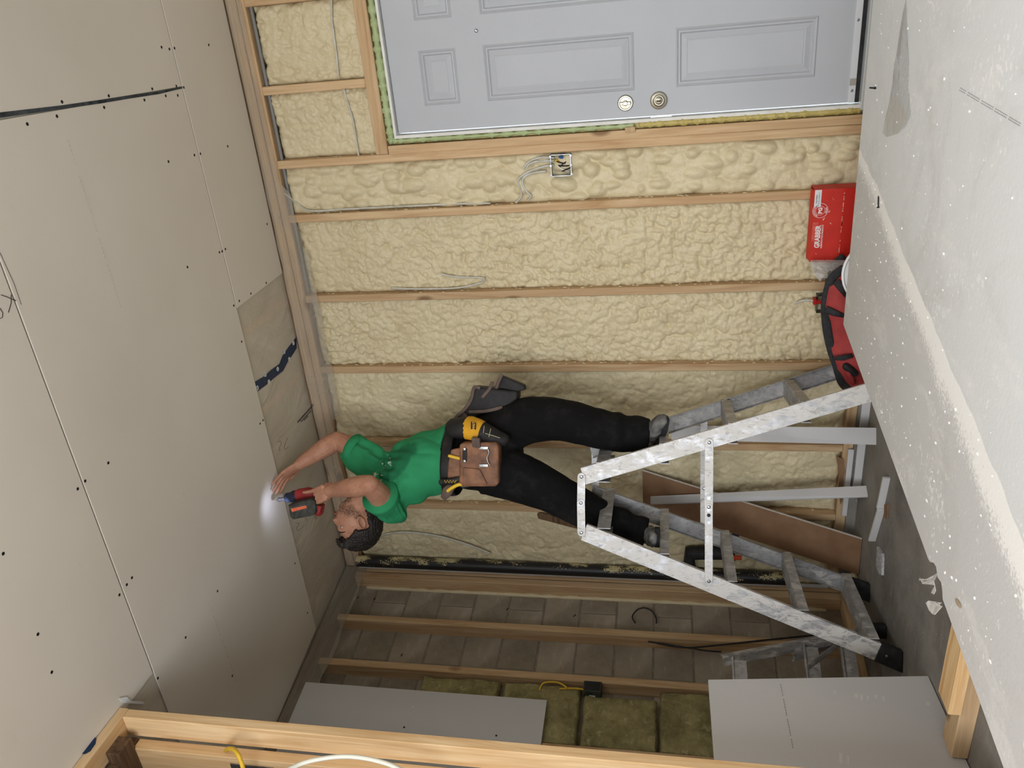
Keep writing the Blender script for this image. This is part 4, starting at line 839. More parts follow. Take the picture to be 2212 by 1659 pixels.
batt(t0_+.004, t1_, .52, .995, 'lowest wool batt, torn open, above the standing drywall sheet', 4)
# ------------------------------------------------------------------ red tool bag, lid, plastic bag
BRED = mat('dusty_red_nylon', lin(168, 66, 64), lin(150, 56, 56), 25, .8, 0, .1, 200); BWEB = mat('black_webbing', lin(52, 52, 54), lin(40, 40, 42), 60, .8, 0, .2, 300)
bag = thing('tool_bag', 'long red open tool bag with black binding on the floor behind the stack', 'bag', (-1.32, 3.35, 0))
rimf = [atY(x, y, 3.27) for x, y in ((1822, 580), (1800, 598), (1790, 622), (1783, 662), (1787, 714), (1797, 759), (1807, 788), (1818, 824), (1834, 842))]
rf = smoothline(rimf, 6); n_ = len(rf)
def bagsurf(line, y, bulge):
    vs = []; fs = []
    for p in line:
        for k in range(6): q = k/5; vs.append((p.x, y-bulge*math.sin(math.pi*q)*.8+.01*math.sin(p.x*23+q*5), p.z*(1-q)+.006*q))
    for i in range(len(line)-1):
        for k in range(5): fs.append((i*6+k, i*6+k+1, i*6+6+k+1, i*6+6+k))
    return MB().add(vs, fs)
def solid(o, th): m = o.modifiers.new('t', 'SOLIDIFY'); m.thickness = th; return o
solid(obj('front_side', bagsurf(rf, 3.27, .02), BRED, bag, smooth=True), .004)
rb = [Vector((p.x, 3.44, p.z*.88)) for p in rf]; solid(obj('back_side', bagsurf(rb, 3.44, -.02), BRED, bag, smooth=True), .004)
obj('binding', MB().loft([p+Vector((0, 0, .0)) for p in rf], [(.008, .019)]*n_, side=(0, 1, 0), n=10, cap='dome'), BWEB, bag, smooth=True)
obj('binding', MB().loft(rb, [(.008, .014)]*n_, side=(0, 1, 0), n=10, cap='dome'), BWEB, bag, smooth=True)
obj('bag_bottom', MB().box((rf[-1].x+.01, 3.28, .002), (rf[0].x-.01, 3.43, .012)), BWEB, bag)
for px in (((1783, 668), (1824, 683)), ((1798, 775), (1842, 768)), ((1806, 607), (1830, 640))):
    a = atY(*px[0], 3.243); b = atY(*px[1], 3.243); obj('strap', MB().loft([a, a.lerp(b, .5)-Vector((0, .008, 0)), b], [(.016, .003), (.013, .003), (.010, .003)], side=UZ, n=8), BWEB, bag, smooth=True)
for k, (px, r) in enumerate(((((1832, 800), (1842, 826)), .012), (((1828, 792), (1846, 806)), .016))):
    a = atY(*px[0], 3.238); b = atY(*px[1], 3.238); obj('side_pocket', MB().loft([a, b], r, n=10, cap='dome'), BRED if k == 0 else BLACK, bag, smooth=True)
lid = thing('bucket_lid', 'white plastic lid standing on edge between the red carton and the bag', 'lid', (-1.02, 3.30, 0))
lc_ = atY(1834, 592, 3.17); obj('lid_disc', MB().lathe((lc_.x, 3.165, .137), (.2, -.95, .1), [(.13, 0), (.135, .002), (.135, .016), (.128, .018), (.124, .010), (.001, .010)], 40), WHITE, lid, smooth='auto')
# clear bag hanging out between carton and tool bag
pts = [atY(x, y, 3.40) for x, y in [(1754, 566), (1800, 566), (1828, 566), (1822, 575), (1800, 588), (1786, 604), (1770, 606), (1758, 592), (1752, 575)]]
c = sum(pts, Vector())/len(pts); vs = []
for k, q in enumerate((1, .7, .4, .12)): vs += [c+(p-c)*q+Vector((0, -.010*k-.012*math.sin(i*2.3+k*1.4), 0)) for i, p in enumerate(pts)]
n_ = len(pts); fs = [(a*n_+i, a*n_+(i+1) % n_, (a+1)*n_+(i+1) % n_, (a+1)*n_+i) for a in range(3) for i in range(n_)]+[tuple(range(3*n_, 4*n_))]
bk = [p+Vector((0, .03, 0)) for p in pts]; b_ = len(vs); vs += bk; fs += [(i, (i+1) % n_, b_+(i+1) % n_, b_+i) for i in range(n_)]+[tuple(range(b_+n_-1, b_-1, -1))]
tag(obj('plastic_bag', MB().add(vs, fs), CLEAR, None), 'crumpled clear plastic bag hanging beside the red carton', 'plastic bag')
cup = atY(1602, 1205, 3.50)
tag(obj('marker_stub', MB().loft([cup, cup+Vector((0, 0, .05))], .012, n=12), mat('orange_red_plastic', lin(196, 72, 40), None, 1, .5), PIPE and None), 'small orange-red stub hanging behind the ladder steps in the corner', 'marker')
# ------------------------------------------------------------------ THE MAN
def shirtm():
    t = NT('green_cotton_with_sweat'); v = t.coord(); co = t.n('ShaderNodeTexCoord').outputs['Object']
    col = t.mix(t.ramp(t.noise(v, 7, 4), .35, .7), lin(50, 146, 98), lin(42, 132, 86)); fac = None
    dist = t.n('ShaderNodeVectorMath', operation='ADD', i_0=co); nz = t.n('ShaderNodeTexNoise', i_Vector=v, i_Scale=14.0); sc_ = t.n('ShaderNodeVectorMath', operation='SCALE', i_0=nz.outputs[1]); sc_.inputs['Scale'].default_value = .05
    t.t.links.new(sc_.outputs[0], dist.inputs[1])
    for (x, y, rx) in ((852, 985, .052), (862, 968, .036), (845, 1005, .040), (878, 962, .026)):
        p = P(x, y, .07)+Vector((.025, .025, .025)); dn = t.n('ShaderNodeVectorMath', operation='DISTANCE', i_0=dist.outputs[0], i_1=tuple(p)).outputs['Value']
        f = t.ramp(dn, rx*.9+.03, rx*1.0+.04, (1, 1, 1, 1), (0, 0, 0, 1)); fac = f if fac is None else t.math('MAXIMUM', fac, f)
    col = t.mix(t.math('MULTIPLY', fac, .62), col, lin(10, 70, 44))
    for (x, y, r) in ((812, 988, .018), (816, 1000, .016), (818, 1018, .015), (821, 1030, .014)):
        p = P(x, y, .09); dn = t.n('ShaderNodeVectorMath', operation='DISTANCE', i_0=co, i_1=tuple(p)).outputs['Value']
        f = t.math('MULTIPLY', t.ramp(dn, r+.05, r+.062, (1, 1, 1, 1), (0, 0, 0, 1)), t.ramp(t.noise(t.coord((60, 60, 18)), 1.0, 2), .60, .66)); col = t.mix(t.math('MULTIPLY', f, .6), col, lin(196, 206, 196))
    t.bump(t.noise(t.coord((1, 1, 1)), 320, 2), .1, .001); return t.fin(col, .85, 0, .2)
SHIRT = shirtm()
def denim():
    t = NT('dusty_black_trousers'); v = t.coord(); col = t.mix(t.ramp(t.noise(v, 9, 5, .7), .5, .75), (.006, .006, .0065, 1), (.019, .018, .017, 1))
    col = t.mix(t.math('MULTIPLY', t.ramp(t.noise(v, 30, 6, .8), .655, .73), .55), col, lin(120, 116, 110)); t.bump(t.noise(v, 30, 4), .2, .006); return t.fin(col, .9, 0, .15)
BLK = denim()
HAIR = mat('near_black_hair', (.012, .010, .009, 1), (.028, .022, .018, 1), 60, .55, 0, .9, 120, .4)
LEATH = mat('worn_tan_leather', lin(150, 106, 78), lin(96, 68, 54), 16, .6, 0, .3, 40); DLEATH = mat('black_leather_pouch', lin(40, 38, 38), lin(24, 23, 24), 20, .6, 0, .3, 40); BIND = mat('grey_brown_leather_edge', lin(108, 92, 84), lin(86, 72, 66), 20, .7)
BOOT = mat('dusty_grey_shoe', lin(124, 123, 121), lin(64, 64, 66), 22, .8, 0, .4, 30)
man = thing('person', 'man in green t-shirt and black trousers standing astride the stepladder, leaning back', 'person', G(.6, .22, 1.0))
fd = (E1*.78-E2*.62).normalized(); ld = (E2*.78+E1*.62).normalized()    # chest direction, his left
# joints
pel = P(1040, 984, .20); wai = P(968, 988, .20); bel = P(915, 1004, .185); che = P(872, 1026, .18); upc = P(836, 1048, .185); nek = P(812, 1074, .19)
shR = P(846, 1098, .10); elR = P(798, 1047, -.09); wrR = P(712, 1060, .045); haR = P(694, 1066, .06)
shL = P(806, 992, .27); elL = P(729, 950, .33); wrL = P(648, 1002, .22); haL = P(622, 1018, .205)-UZ*.012
hiL = P(1046, 952, .26); knL = P(1196, 904, .16); anL = P(1398, 942, .20)
hiR = P(1050, 1012, .13); knR = P(1222, 1072, .17); anR = P(1394, 1152, .26)
# head frame: crown to world left, face to the ceiling, right cheek to the camera
hU = (-E1*.96-UZ*.10+E2*.03).normalized(); hF = (UZ*.92-E1*.10-E2*.46); hF = (hF-hU*hF.dot(hU)).normalized(); hR = hF.cross(hU)
hC = P(771, 1124, .18)
def H(x, y, z): return hC+hR*x+hF*y+hU*z
def skinm():
    t = NT('tanned_skin'); v = t.coord(); co = t.n('ShaderNodeTexCoord').outputs['Object']
    col = t.mix(t.ramp(t.noise(v, 14, 5, .65), .35, .7), lin(190, 140, 114), lin(162, 112, 90)); col = t.mix(t.math('MULTIPLY', t.ramp(t.noise(t.coord((1, 1, .5)), 95, 3, .7), .54, .70), .35), col, lin(120, 82, 66))
    nz = t.n('ShaderNodeTexNoise', i_Vector=v, i_Scale=60.0); sc_ = t.n('ShaderNodeVectorMath', operation='SCALE', i_0=nz.outputs[1]); sc_.inputs['Scale'].default_value = .02
    w = t.n('ShaderNodeVectorMath', operation='ADD', i_0=co, i_1=sc_.outputs[0]); fac = None
    for (x, y, z, r) in ((.050, .030, -.066, .030), (-.050, .030, -.066, .030), (.030, .066, -.086, .028), (-.030, .066, -.086, .028), (0, .085, -.098, .024), (.062, .000, -.040, .022), (-.062, .000, -.040, .022), (.016, .099, -.045, .011), (-.016, .099, -.045, .011), (0, .03, -.112, .03), (.066, -.004, -.012, .012), (-.066, -.004, -.012, .012)):
        p = H(x, y, z)+Vector((.01, .01, .01)); dn = t.n('ShaderNodeVectorMath', operation='DISTANCE', i_0=w.outputs[0], i_1=tuple(p)).outputs['Value']
        f = t.ramp(dn, r*.75, r*1.25, (1, 1, 1, 1), (0, 0, 0, 1)); fac = f if fac is None else t.math('MAXIMUM', fac, f)
    col = t.mix(t.math('MULTIPLY', t.math('MULTIPLY', fac, .78), t.ramp(t.noise(v, 130, 3, .6), .25, .6)), col, lin(58, 42, 34))
    t.b.inputs['Subsurface Weight'].default_value = .05; t.b.inputs['Subsurface Radius'].default_value = (.012, .005, .003)
    t.bump(t.noise(v, 160, 3), .12, .002); return t.fin(col, .55, 0, .3)
SKIN = skinm()
def headco(nu=120, nv=90):
    th = np.linspace(.02, math.pi-.02, nv); ph = np.linspace(0, 2*math.pi, nu, endpoint=False); P_, T_ = np.meshgrid(ph, th)
    x = np.sin(T_)*np.cos(P_); y = np.sin(T_)*np.sin(P_); z = np.cos(T_)
    X = x*.076; Y = y*.098; Z = z*.118
    lo = np.clip(-z, 0, 1); X = X*(1-.30*lo**1.3); Y = np.where(y > 0, Y*(1-.10*lo), Y*(1-.45*lo)); Y = Y-.004+.012*lo
    g = lambda a, s: np.exp(-(a/s)**2); f = np.clip(y, 0, 1)**.6
    Y = np.where(y > 0, Y-.010*g(X, .05)*0+0, Y)
    Y += f*(.006*g(Z-.030, .012)*g(X, .045)); Y -= f*.013*(g(X-.031, .014)+g(X+.031, .014))*g(Z-.012, .012)
    Y += f*.021*g(X, .0125+.004*np.clip(-(Z+.005)*40, 0, 1))*np.where(Z > -.028, g(Z+.028, .030), g(Z+.028, .009))
    Y += f*.007*(g(X-.010, .006)+g(X+.010, .006))*g(Z+.028, .008)
    Y += f*.007*g(X, .024)*g(Z+.062, .007)+f*.008*g(X, .021)*g(Z+.048, .006); Y -= f*.006*g(X, .022)*g(Z+.055, .003)
    Y += f*.010*g(X, .022)*g(Z+.094, .016); s_ = np.sign(x); X += s_*.005*g(Z+.015, .02)*np.clip(y, 0, 1)
    return X, Y, Z
def headmesh(mb, fn=None, keep=None):
    X, Y, Z = headco(); nv, nu = X.shape
    if fn is not None: X, Y, Z = fn(X, Y, Z)
    vs = [H(a, b, c) for a, b, c in zip(X.ravel(), Y.ravel(), Z.ravel())]; fs = []
    for j in range(nv-1):
        for i in range(nu):
            q = (j*nu+i, (j+1)*nu+i, (j+1)*nu+(i+1) % nu, j*nu+(i+1) % nu)
            if keep is None or keep(X[j, i], Y[j, i], Z[j, i]): fs.append(q)
    if keep is None: fs += [tuple(range(nu)), tuple(range(nv*nu-1, (nv-1)*nu-1, -1))]
    return mb.add(vs, fs)
body = MB(); headmesh(body)
# ears: rim, lobe and bowl
for s in (1, -1):
    c = H(s*.074, -.012, -.006); o_ = (hR*s*.9-hF*.45).normalized(); u_ = (hU+hF*-.25).normalized(); w_ = o_.cross(u_)
    body.ell(c, o_*.006, w_*.013, u_*.026, 14, 8)
    ring = [c+o_*.008+w_*(.017*math.cos(a))+u_*(.030*math.sin(a)+.002) for a in [i*math.pi*2/22 for i in range(23)]]
    body.loft(ring, .0052, n=8, cap='dome'); body.ell(c-u_*.026+o_*.005, o_*.006, w_*.010, u_*.010, 10, 6)
body.loft([nek+(wai-nek)*.02, nek, H(0, -.030, -.085), H(0, -.022, -.03)], [.064, .060, .058, .055], n=16, cap='dome')
body.loft([pel, wai, bel, che, upc, nek], [(.13, .10), (.135, .10), (.14, .105), (.155, .105), (.14, .085), (.06, .055)], side=ld, n=20, cap='dome')
def limb(pts, rad, n=14): body.loft(smoothline(pts, 5), [r for i in range(len(rad)-1) for r in [rad[i]+(rad[i+1]-rad[i])*k/5 for k in range(5)]]+[rad[-1]], n=n, cap='dome')
# arms: shoulder, mid, elbow, forearm belly, wrist
def arm(sh, el, wr, bend):
    m1 = sh.lerp(el, .5); m2 = el.lerp(wr, .28)+bend*.008; m3 = el.lerp(wr, .65)
    limb([sh, m1, sh.lerp(el, .93)], [.062, .056, .046]); limb([el.lerp(sh, .06), el.lerp(wr, .04), m2, m3, wr], [.042, .046, .051, .041, .030])
    body.ell(el, (.044, 0, 0), (0, .044, 0), (0, 0, .044))
arm(shR, elR, wrR, Vector((0, 0, 0))); arm(shL, elL, wrL, Vector((0, 0, 0)))
limb([hiL, knL, P(1300, 927, .18), anL], [.085, .060, .05, .045]); limb([hiR, P(1222, 1078, .17), P(1312, 1126, .25), P(1394, 1154, .26)], [.085, .060, .05, .045])
def hand(wr, d, pn, fingers, thumb, size=1.0):
    """palm from the wrist along d; pn = palm normal (the side the fingers close to); fingers: list of (spread, [bend angles])"""
    d = d.normalized(); pn = (pn-d*pn.dot(d)).normalized(); sd = d.cross(pn)
    body.loft([wr-d*.01, wr+d*.03, wr+d*.065, wr+d*.092], [(.027, .019), (.036, .016), (.042, .0145), (.040, .012)], side=sd, n=14, cap='dome')
    lens = [(.044, .026, .022), (.048, .030, .023), (.045, .028, .022), (.036, .021, .020)]
    for k, (spr, bends) in enumerate(fingers):
        p = wr+d*(.094-.004*abs(k-1.3))+sd*(.030-.020*k); an = 0; pts = [p-d*.02, p]; dd = (d+sd*spr).normalized()
        for ln, b in zip(lens[k], bends):
            an += b; p = p+(dd*math.cos(an)+pn*math.sin(an))*ln*size; pts.append(p)
        body.loft(pts, [.0098, .0098, .0090, .0082, .0070], n=10, cap='dome')
    tp = wr+d*.025+sd*.026; pts = [tp-d*.01-sd*.01]; p = tp
    for (a, b, c, ln) in thumb: p = p+(d*a+sd*b+pn*c).normalized()*ln; pts.append(p)
    body.loft(pts, [.015]+[.0135, .0115, .0095][:len(pts)-1], n=10, cap='dome')
# left hand: heel against the sheet edge, fingers flat on the ceiling, thumb pointing to the screw
tgt = atZ(597, 1040, 2.868); dL = (haL-wrL).normalized(); sL = (tgt-haL); sL = (sL-dL*sL.dot(dL)).normalized(); pnL = sL.cross(dL)
hand(wrL, dL, pnL if pnL.dot(UZ) > 0 else -pnL, [(.15, [-.40, -.12, .02]), (.02, [-.42, -.12, .02]), (-.1, [-.42, -.10, .04]), (-.25, [-.36, -.06, .06])], [(.75, .55, .15, .042), (.9, .35, .1, .036), (.95, .25, .1, .030)])
# drill frame: along the barrel, down the grip
dT = P(602, 1079, .13); dA = (P(602, 1079, .13)-P(690, 1064, .13)).normalized()   # towards the bit
dG = (P(700, 1092, .10)-P(672, 1064, .13)); dG = (dG-dA*dG.dot(dA)).normalized(); dS = dA.cross(dG)
def D(a, g, s): return dT-dA*a+dG*g+dS*s
gr0, gr1 = P(678, 1066, .11), P(692, 1094, .085)     # grip axis: rear of the barrel to the battery
gd = (gr1-gr0).normalized()
# right hand closed round the grip: fingers wrap in front, thumb on the other side
dR = (gr0.lerp(gr1, .35)-wrR); dR = dR.normalized(); sdR = -gd; sdR = (sdR-dR*sdR.dot(dR)).normalized(); pnR = sdR.cross(dR)*1.0
body.loft([wrR-dR*.012, wrR+dR*.02, wrR+dR*.045], [(.028, .020), (.038, .020), (.042, .018)], side=sdR, n=14, cap='dome')
for side_ in (1,):
    for k in range(4):
        p = wrR+dR*.048+sdR*(.030-.020*k)+pnR*.026; q = [p-dR*.03-pnR*.006, p, p+dR*.030+pnR*.004, p+dR*.046-pnR*.018, p+dR*.040-pnR*.038]
        if k == 0: q = [p-dR*.03-pnR*.006, p, p+dR*.040+dA*.012, p+dR*.040+dA*.040-pnR*.004, p+dR*.036+dA*.064-pnR*.010]
        body.loft(q, [.0105, .0102, .0095, .0088, .0075], n=10, cap='dome')
    p = wrR+dR*.02+sdR*.026-pnR*.018; body.loft([p-dR*.01, p+dR*.024+sdR*.008, p+dR*.044+dA*.018, p+dR*.048+dA*.046], [.016, .0135, .0115, .0095], n=10, cap='dome')
bme_ = union(body, .0042, 2)

for v_ in bme_.vertices:
    if v_.co.z > 2.8815: v_.co.z = 2.8815
BODY = obj('body', bme_, SKIN, man, smooth=True)
# eyes and brows
EYEW = mat('eye_white', lin(190, 178, 166), None, 1, .25); IRIS = mat('dark_iris', (.02, .012, .008, 1), None, 1, .2)
for s in (1, -1):
    c = H(s*.031, .0725, .012); e = obj('eye', MB().ell(c, hR*.0115, hF*.0105, hU*.0075, 16, 10), EYEW, man, smooth=True)
    obj('iris', MB().ell(c+hF*.0074-hU*.001, hR*.0058, hF*.004, hU*.0056, 12, 8), IRIS, e, smooth=True)
    obj('eyelid', MB().loft([H(s*(.031+q*.0135), .0725+.0105*(1-q*q), .020-.0035*q*q) for q in (-1, -.6, -.2, .2, .6, 1)], [(.0026, .0036)]*6, n=8, cap='dome'), SKIN, e, smooth=True)
    obj('eyebrow', MB().loft([H(s*(.014+.010*i),   .0895-.0022*i*i*.7, .0335+.003*math.sin(i)) for i in range(5)], [(.0022, .0038), (.003, .0046), (.003, .0042), (.0026, .0036), (.0015, .002)], side=hU, n=8, cap='dome'), HAIR, man, smooth=True)
obj('lips', MB().loft([H(.020*q, .1015-.011*q*q-.001, -.0555-.001*q*q) for q in (-1, -.5, 0, .5, 1)], [(.0015, .002), (.003, .0055), (.003, .0065), (.003, .0055), (.0015, .002)], side=hF, n=8, cap='dome'), mat('lip_skin', lin(158, 92, 82), None, 1, .45), man, smooth=True)
# hair: thick cap with a raised front, and the beard as a short shell
def hairline(x, y, z):
    ax = abs(x)
    if y > .062: return z > .074
    if y > .028: return z > (.074-(.062-y)*.9 if ax > .04 else .074)
    if y > .012: return z > .040-(.028-y)*1.2
    if ax > .045 and y > -.048: return z > .032
    return z > -.062
def hairfn(X, Y, Z):
    f = 1.10+.07*np.clip(Z/.118, 0, 1)+.05*np.clip(Y/.09, 0, 1)*np.clip((Z-.05)/.05, 0, 1); return X*f, Y*f-.002, Z*f+.003
hm = MB(); X, Y, Z = headco(); nv, nu = X.shape
HX, HY, HZ = hairfn(X, Y, Z); rs = random.Random(4)
for j in range(0, nv, 2):
    for i in range(0, nu, 2):
        if hairline(X[j, i], Y[j, i], Z[j, i]):
            fr = max(0, Y[j, i]-.02)*max(0, Z[j, i]-.05)*60; r = .0105+rs.uniform(-.002, .003)+.004*min(1, fr*3)
            c = H(HX[j, i], HY[j, i]+fr*.012, HZ[j, i]+fr*.004); hm.ell(c, hR*r*1.1, hF*r*1.1, hU*r*1.1, 6, 5)
for k in range(60):   # forelock
    x = rs.uniform(-.055, .055); q = 1-abs(x)/.09; a = H(x, .066+rs.uniform(-.012, .006), .082+rs.uniform(0, .024)); hm.loft([a, a+hF*.020*q+hU*.006, a+hF*.036*q+hU*.001, a+hF*.042*q-hU*.008], [.012, .011, .009, .005], n=6, cap='dome')
headmesh(hm, lambda x, y, z: (x*.99, y*.99-.004, z*.99), lambda x, y, z: hairline(x, y, z) and z > .0)
hme = union(hm, .0045, 2); displace(hme, lambda c, n: .0022*np.sin(c[:, 0]*420+6*np.sin(c[:, 2]*60))*np.sin(c[:, 1]*330)+.0015*np.sin(c[:, 2]*700))
obj('hair', hme, HAIR, man, smooth=True)
# ---- clothes
sh_ = MB(); hemc = P(976, 987, .20)
spine = [hemc, wai.lerp(bel, .1), bel, che, upc, upc.lerp(nek, .6)]
sh_.loft(smoothline(spine, 4), [(a, b) for a, b in [(.185-.0015*i, .142-.0008*i) for i in range(9)]+[(.176+.002*i, .134-.002*i) for i in range(4)]+[(.186, .126), (.184, .120), (.178, .112), (.165, .104)]+[(.150, .096), (.128, .088), (.105, .082), (.080, .072)]][:21], side=ld, n=28, cap='flat')
def sleeve(sh, el, u, r0, r1, base):
    e = sh.lerp(el, u); sh_.loft([base, sh.lerp(base, .35), sh, sh.lerp(el, u*.55), e], [.085, .088, r0, (r0+r1)/2, r1], n=18, cap='dome' if False else 'flat'); return e
sleeve(shR, elR, .50, .084, .083, upc); sleeve(shL, elL, .52, .082, .074, upc)
sh_.loft([P(812, 1022, .22), P(792, 1006, .25), P(768, 990, .28), P(752, 980, .30)], [(.06, .05), (.075, .055), (.07, .05), (.055, .04)], n=14, cap='dome')
sh_.ell(shR, (.085, 0, 0), (0, .085, 0), (0, 0, .085)); sh_.ell(shL, (.08, 0, 0), (0, .08, 0), (0, 0, .08))
sm_ = union(sh_, .0065, 10)
ax1 = (hemc-upc).normalized()
def wrk(c, n):
    d = c-np.array(upc); a = d@np.array(ax1); b = d@np.array(ld); f_ = d@np.array(fd)
    w1 = fbm(a*6+3, b*6, 2, 2); r_ = np.sqrt((a-.02)**2+(b+.16)**2)+1e-4; th_ = np.arctan2(b+.16, a-.02)
    drape = .024*(np.abs(fbm(b*8+a*2.5, a*3.0-b*4, 1, 3)-.5)*2-.4)+.011*np.sin((a*.7+b*1.2+.2*w1)*52)*np.exp(-((a-.04)/.13)**2)
    drape = drape+.005*np.sin(th_*15+5*w1)*np.exp(-(r_-.12)**2/.02)+.008*np.sin(a*38+b*16+6*w1)*np.clip((a-.20)*5, 0, 1)
    return drape
displace(sm_, wrk); SH = obj('t_shirt', sm_, SHIRT, man, smooth=True)
for (sh, el, u, r) in ((shR, elR, .50, .085), (shL, elL, .52, .076)):
    a, b = sh.lerp(el, u*.72), sh.lerp(el, u+.05); m = MB().loft([a, a.lerp(b, .5), b, b-(b-a)*.06, a.lerp(b, .55)], [r*.97, r*1.0, r*1.03, r*.97, r*.93], n=24, cap=None); obj('sleeve_hem', m, SHIRT, SH, smooth=True)
obj('neckband', MB().loft([nek+(upc-nek)*.30+ld*(.074*math.cos(a))+fd*(.070*math.sin(a)) for a in [i*math.pi*2/26 for i in range(27)]], .007, n=8), SHIRT, SH, smooth=True)
mb = MB()
for (x, y, w_, h_) in ((813, 990, 3, 9), (816, 1003, 2.5, 6), (818, 1016, 2, 7), (820, 1028, 2, 5)):
    pass
tr_m = MB()
tr_m.loft([P(972, 988, .20), P(1010, 986, .20), P(1045, 984, .20), P(1075, 984, .20)], [(.150, .112), (.172, .130), (.188, .138), (.165, .125)], side=ld, n=24, cap='dome')
def leg(pts, rad): tr_m.loft(smoothline(pts, 5), [r for i in range(len(rad)-1) for r in [rad[i]+(rad[i+1]-rad[i])*k/5 for k in range(5)]]+[rad[-1]], n=18, cap='flat')
leg([hiL, P(1115, 916, .21), P(1195, 905, .165), P(1300, 927, .18), P(1400, 943, .20)], [.122, .118, .102, .092, .086])
leg([hiR, P(1130, 1034, .13), P(1222, 1078, .17), P(1312, 1126, .25), P(1394, 1154, .26)], [.124, .114, .094, .084, .078])
tm_ = union(tr_m, .0075, 5)
displace(tm_, lambda c, n: .010*(np.abs(fbm(c[:, 0]*7+c[:, 1]*5, c[:, 2]*6, 3, 3)-.5)*2-.4)+.005*np.sin(c[:, 2]*58+9*fbm(c[:, 0]*9, c[:, 2]*7, 4, 2))*np.exp(-((c[:, 2]-1.12)/.10)**2))
TR = obj('trousers', tm_, BLK, man, smooth=True)
def shoe(heel, toe, up, name='shoe'):
    heel, toe = Vector(heel), Vector(toe); d = (toe-heel).normalized(); u = (up-d*up.dot(d)).normalized(); s = d.cross(u); Ln = (toe-heel).length; m = MB()
    m.loft([heel+d*(Ln*f)+u*h for f, h in ((.0, .040), (.12, .045), (.35, .046), (.60, .036), (.85, .028), (1.0, .022))], [(.030, .032), (.038, .042), (.040, .044), (.046, .034), (.044, .026), (.028, .018)], side=s, n=16, cap='dome')
    m.loft([heel+d*Ln*.14+u*.045, heel+d*Ln*.16+u*.105], [(.042, .052), (.046, .054)], side=s, n=16, cap='dome')
    me = union(m, .005, 3); displace(me, lambda c, n: .003*np.sin(c[:, 0]*120+c[:, 2]*90)*np.sin(c[:, 1]*140)); o = obj(name, me, BOOT, man, smooth=True)
    pr = []; 
    for f, w_ in ((-.02, .0), (.0, .028), (.2, .036), (.45, .034), (.7, .047), (.9, .040), (1.03, .0)): pr.append((f, w_))
    out = [heel+d*(Ln*f)+s*w_ for f, w_ in pr]+[heel+d*(Ln*f)-s*w_ for f, w_ in pr[-2:0:-1]]
    obj('sole', MB().prism([p-u*.004 for p in out], u*.022), mat('dark_shoe_sole', lin(40, 40, 42), None, 1, .8), o)
    for q in (.30, .40, .50): obj('lace', MB().loft([heel+d*Ln*q+s*w_*.034+u*(.086-.035*abs(w_)-(q-.3)*.10) for w_ in (-1, -.4, .4, 1)], .0035, n=6), BLACK, o, smooth=True)
    return o
stL = G(.87, .20, 1.0); stR = G(.39, .20, 1.0)
hL0 = P(1408, 962, .25); shoe(hL0-UZ*.012, P(1444, 908, .10), UZ)
hR0 = P(1424, 1154, .34); hR0.z = .992; shoe(hR0, hR0+E1*.05-E2*.24, UZ)
# ---- tool belt with pouches
belt = thing('tool_belt', 'leather tool belt with brown and black pouches round the man\'s hips', 'tool belt', P(985, 985, .2))
bc = P(984, 986, .20); ba = (pel-wai).normalized()
ringp = []
for i in range(33):
    a = 2*math.pi*i/32; ringp.append(bc+ld*(.200*math.cos(a))+fd*(.155*math.sin(a)))
obj('belt_strap', MB().loft(ringp, [(.026, .0035)]*33, side=ba, n=8, cap=None), DLEATH, belt, smooth=True)
def rb(px, w, th, name, m, par, bev=.010):
    """a slab with rounded rim in the plane facing the camera"""
    p = [P(x, y, w) for x, y in px]; return obj(name, MB().prism(p, E2*th), m, par, bevel=bev, seg=3, smooth='auto')
WP = -.02
po = rb([(992, 960), (1000, 957), (1070, 956), (1077, 965), (1077, 1045), (1070, 1052), (1000, 1052), (991, 1044)], WP, .075, 'pouch', LEATH, belt, .012); po['label'] = 'worn brown leather pouch'
rb([(974, 972), (994, 968), (994, 1030), (966, 1034), (968, 1000)], WP+.022, .03, 'pouch_back', LEATH, belt, .008)
rb([(1018, 945), (1036, 947), (1037, 968), (1020, 966)], WP-.012, .03, 'snap_tab', BIND, belt, .004)
rb([(1000, 1010), (1036, 1014), (1052, 1046), (1000, 1046)], WP-.010, .014, 'front_pocket', LEATH, po, .004)
for (x, y) in ((1045, 968), (1045, 1006)): rb([(x-10, y-3), (x+9, y-3), (x+9, y+3), (x-10, y+3)], WP-.004, .006, 'buckle_tab', STEEL, po, .0012)
hh = [P(x, y, WP-.010) for x, y in [(1054, 970), (1056, 978), (1052, 988), (1054, 998), (1058, 1004)]]; obj('hammer_loop', MB().bez(hh, .003, 8), STEEL, po, smooth=True)
rb([(999, 970), (1008, 970), (1008, 996), (999, 996)], WP-.006, .008, 'strap_tab', DLEATH, po, .002)
for (x, y) in ((1003, 970), (1003, 996)): obj('rivet', MB().lathe(P(x, y, WP-.006), -E2, [(.007, 0), (.006, .003), (.001, .004)], 10), STEEL, po)
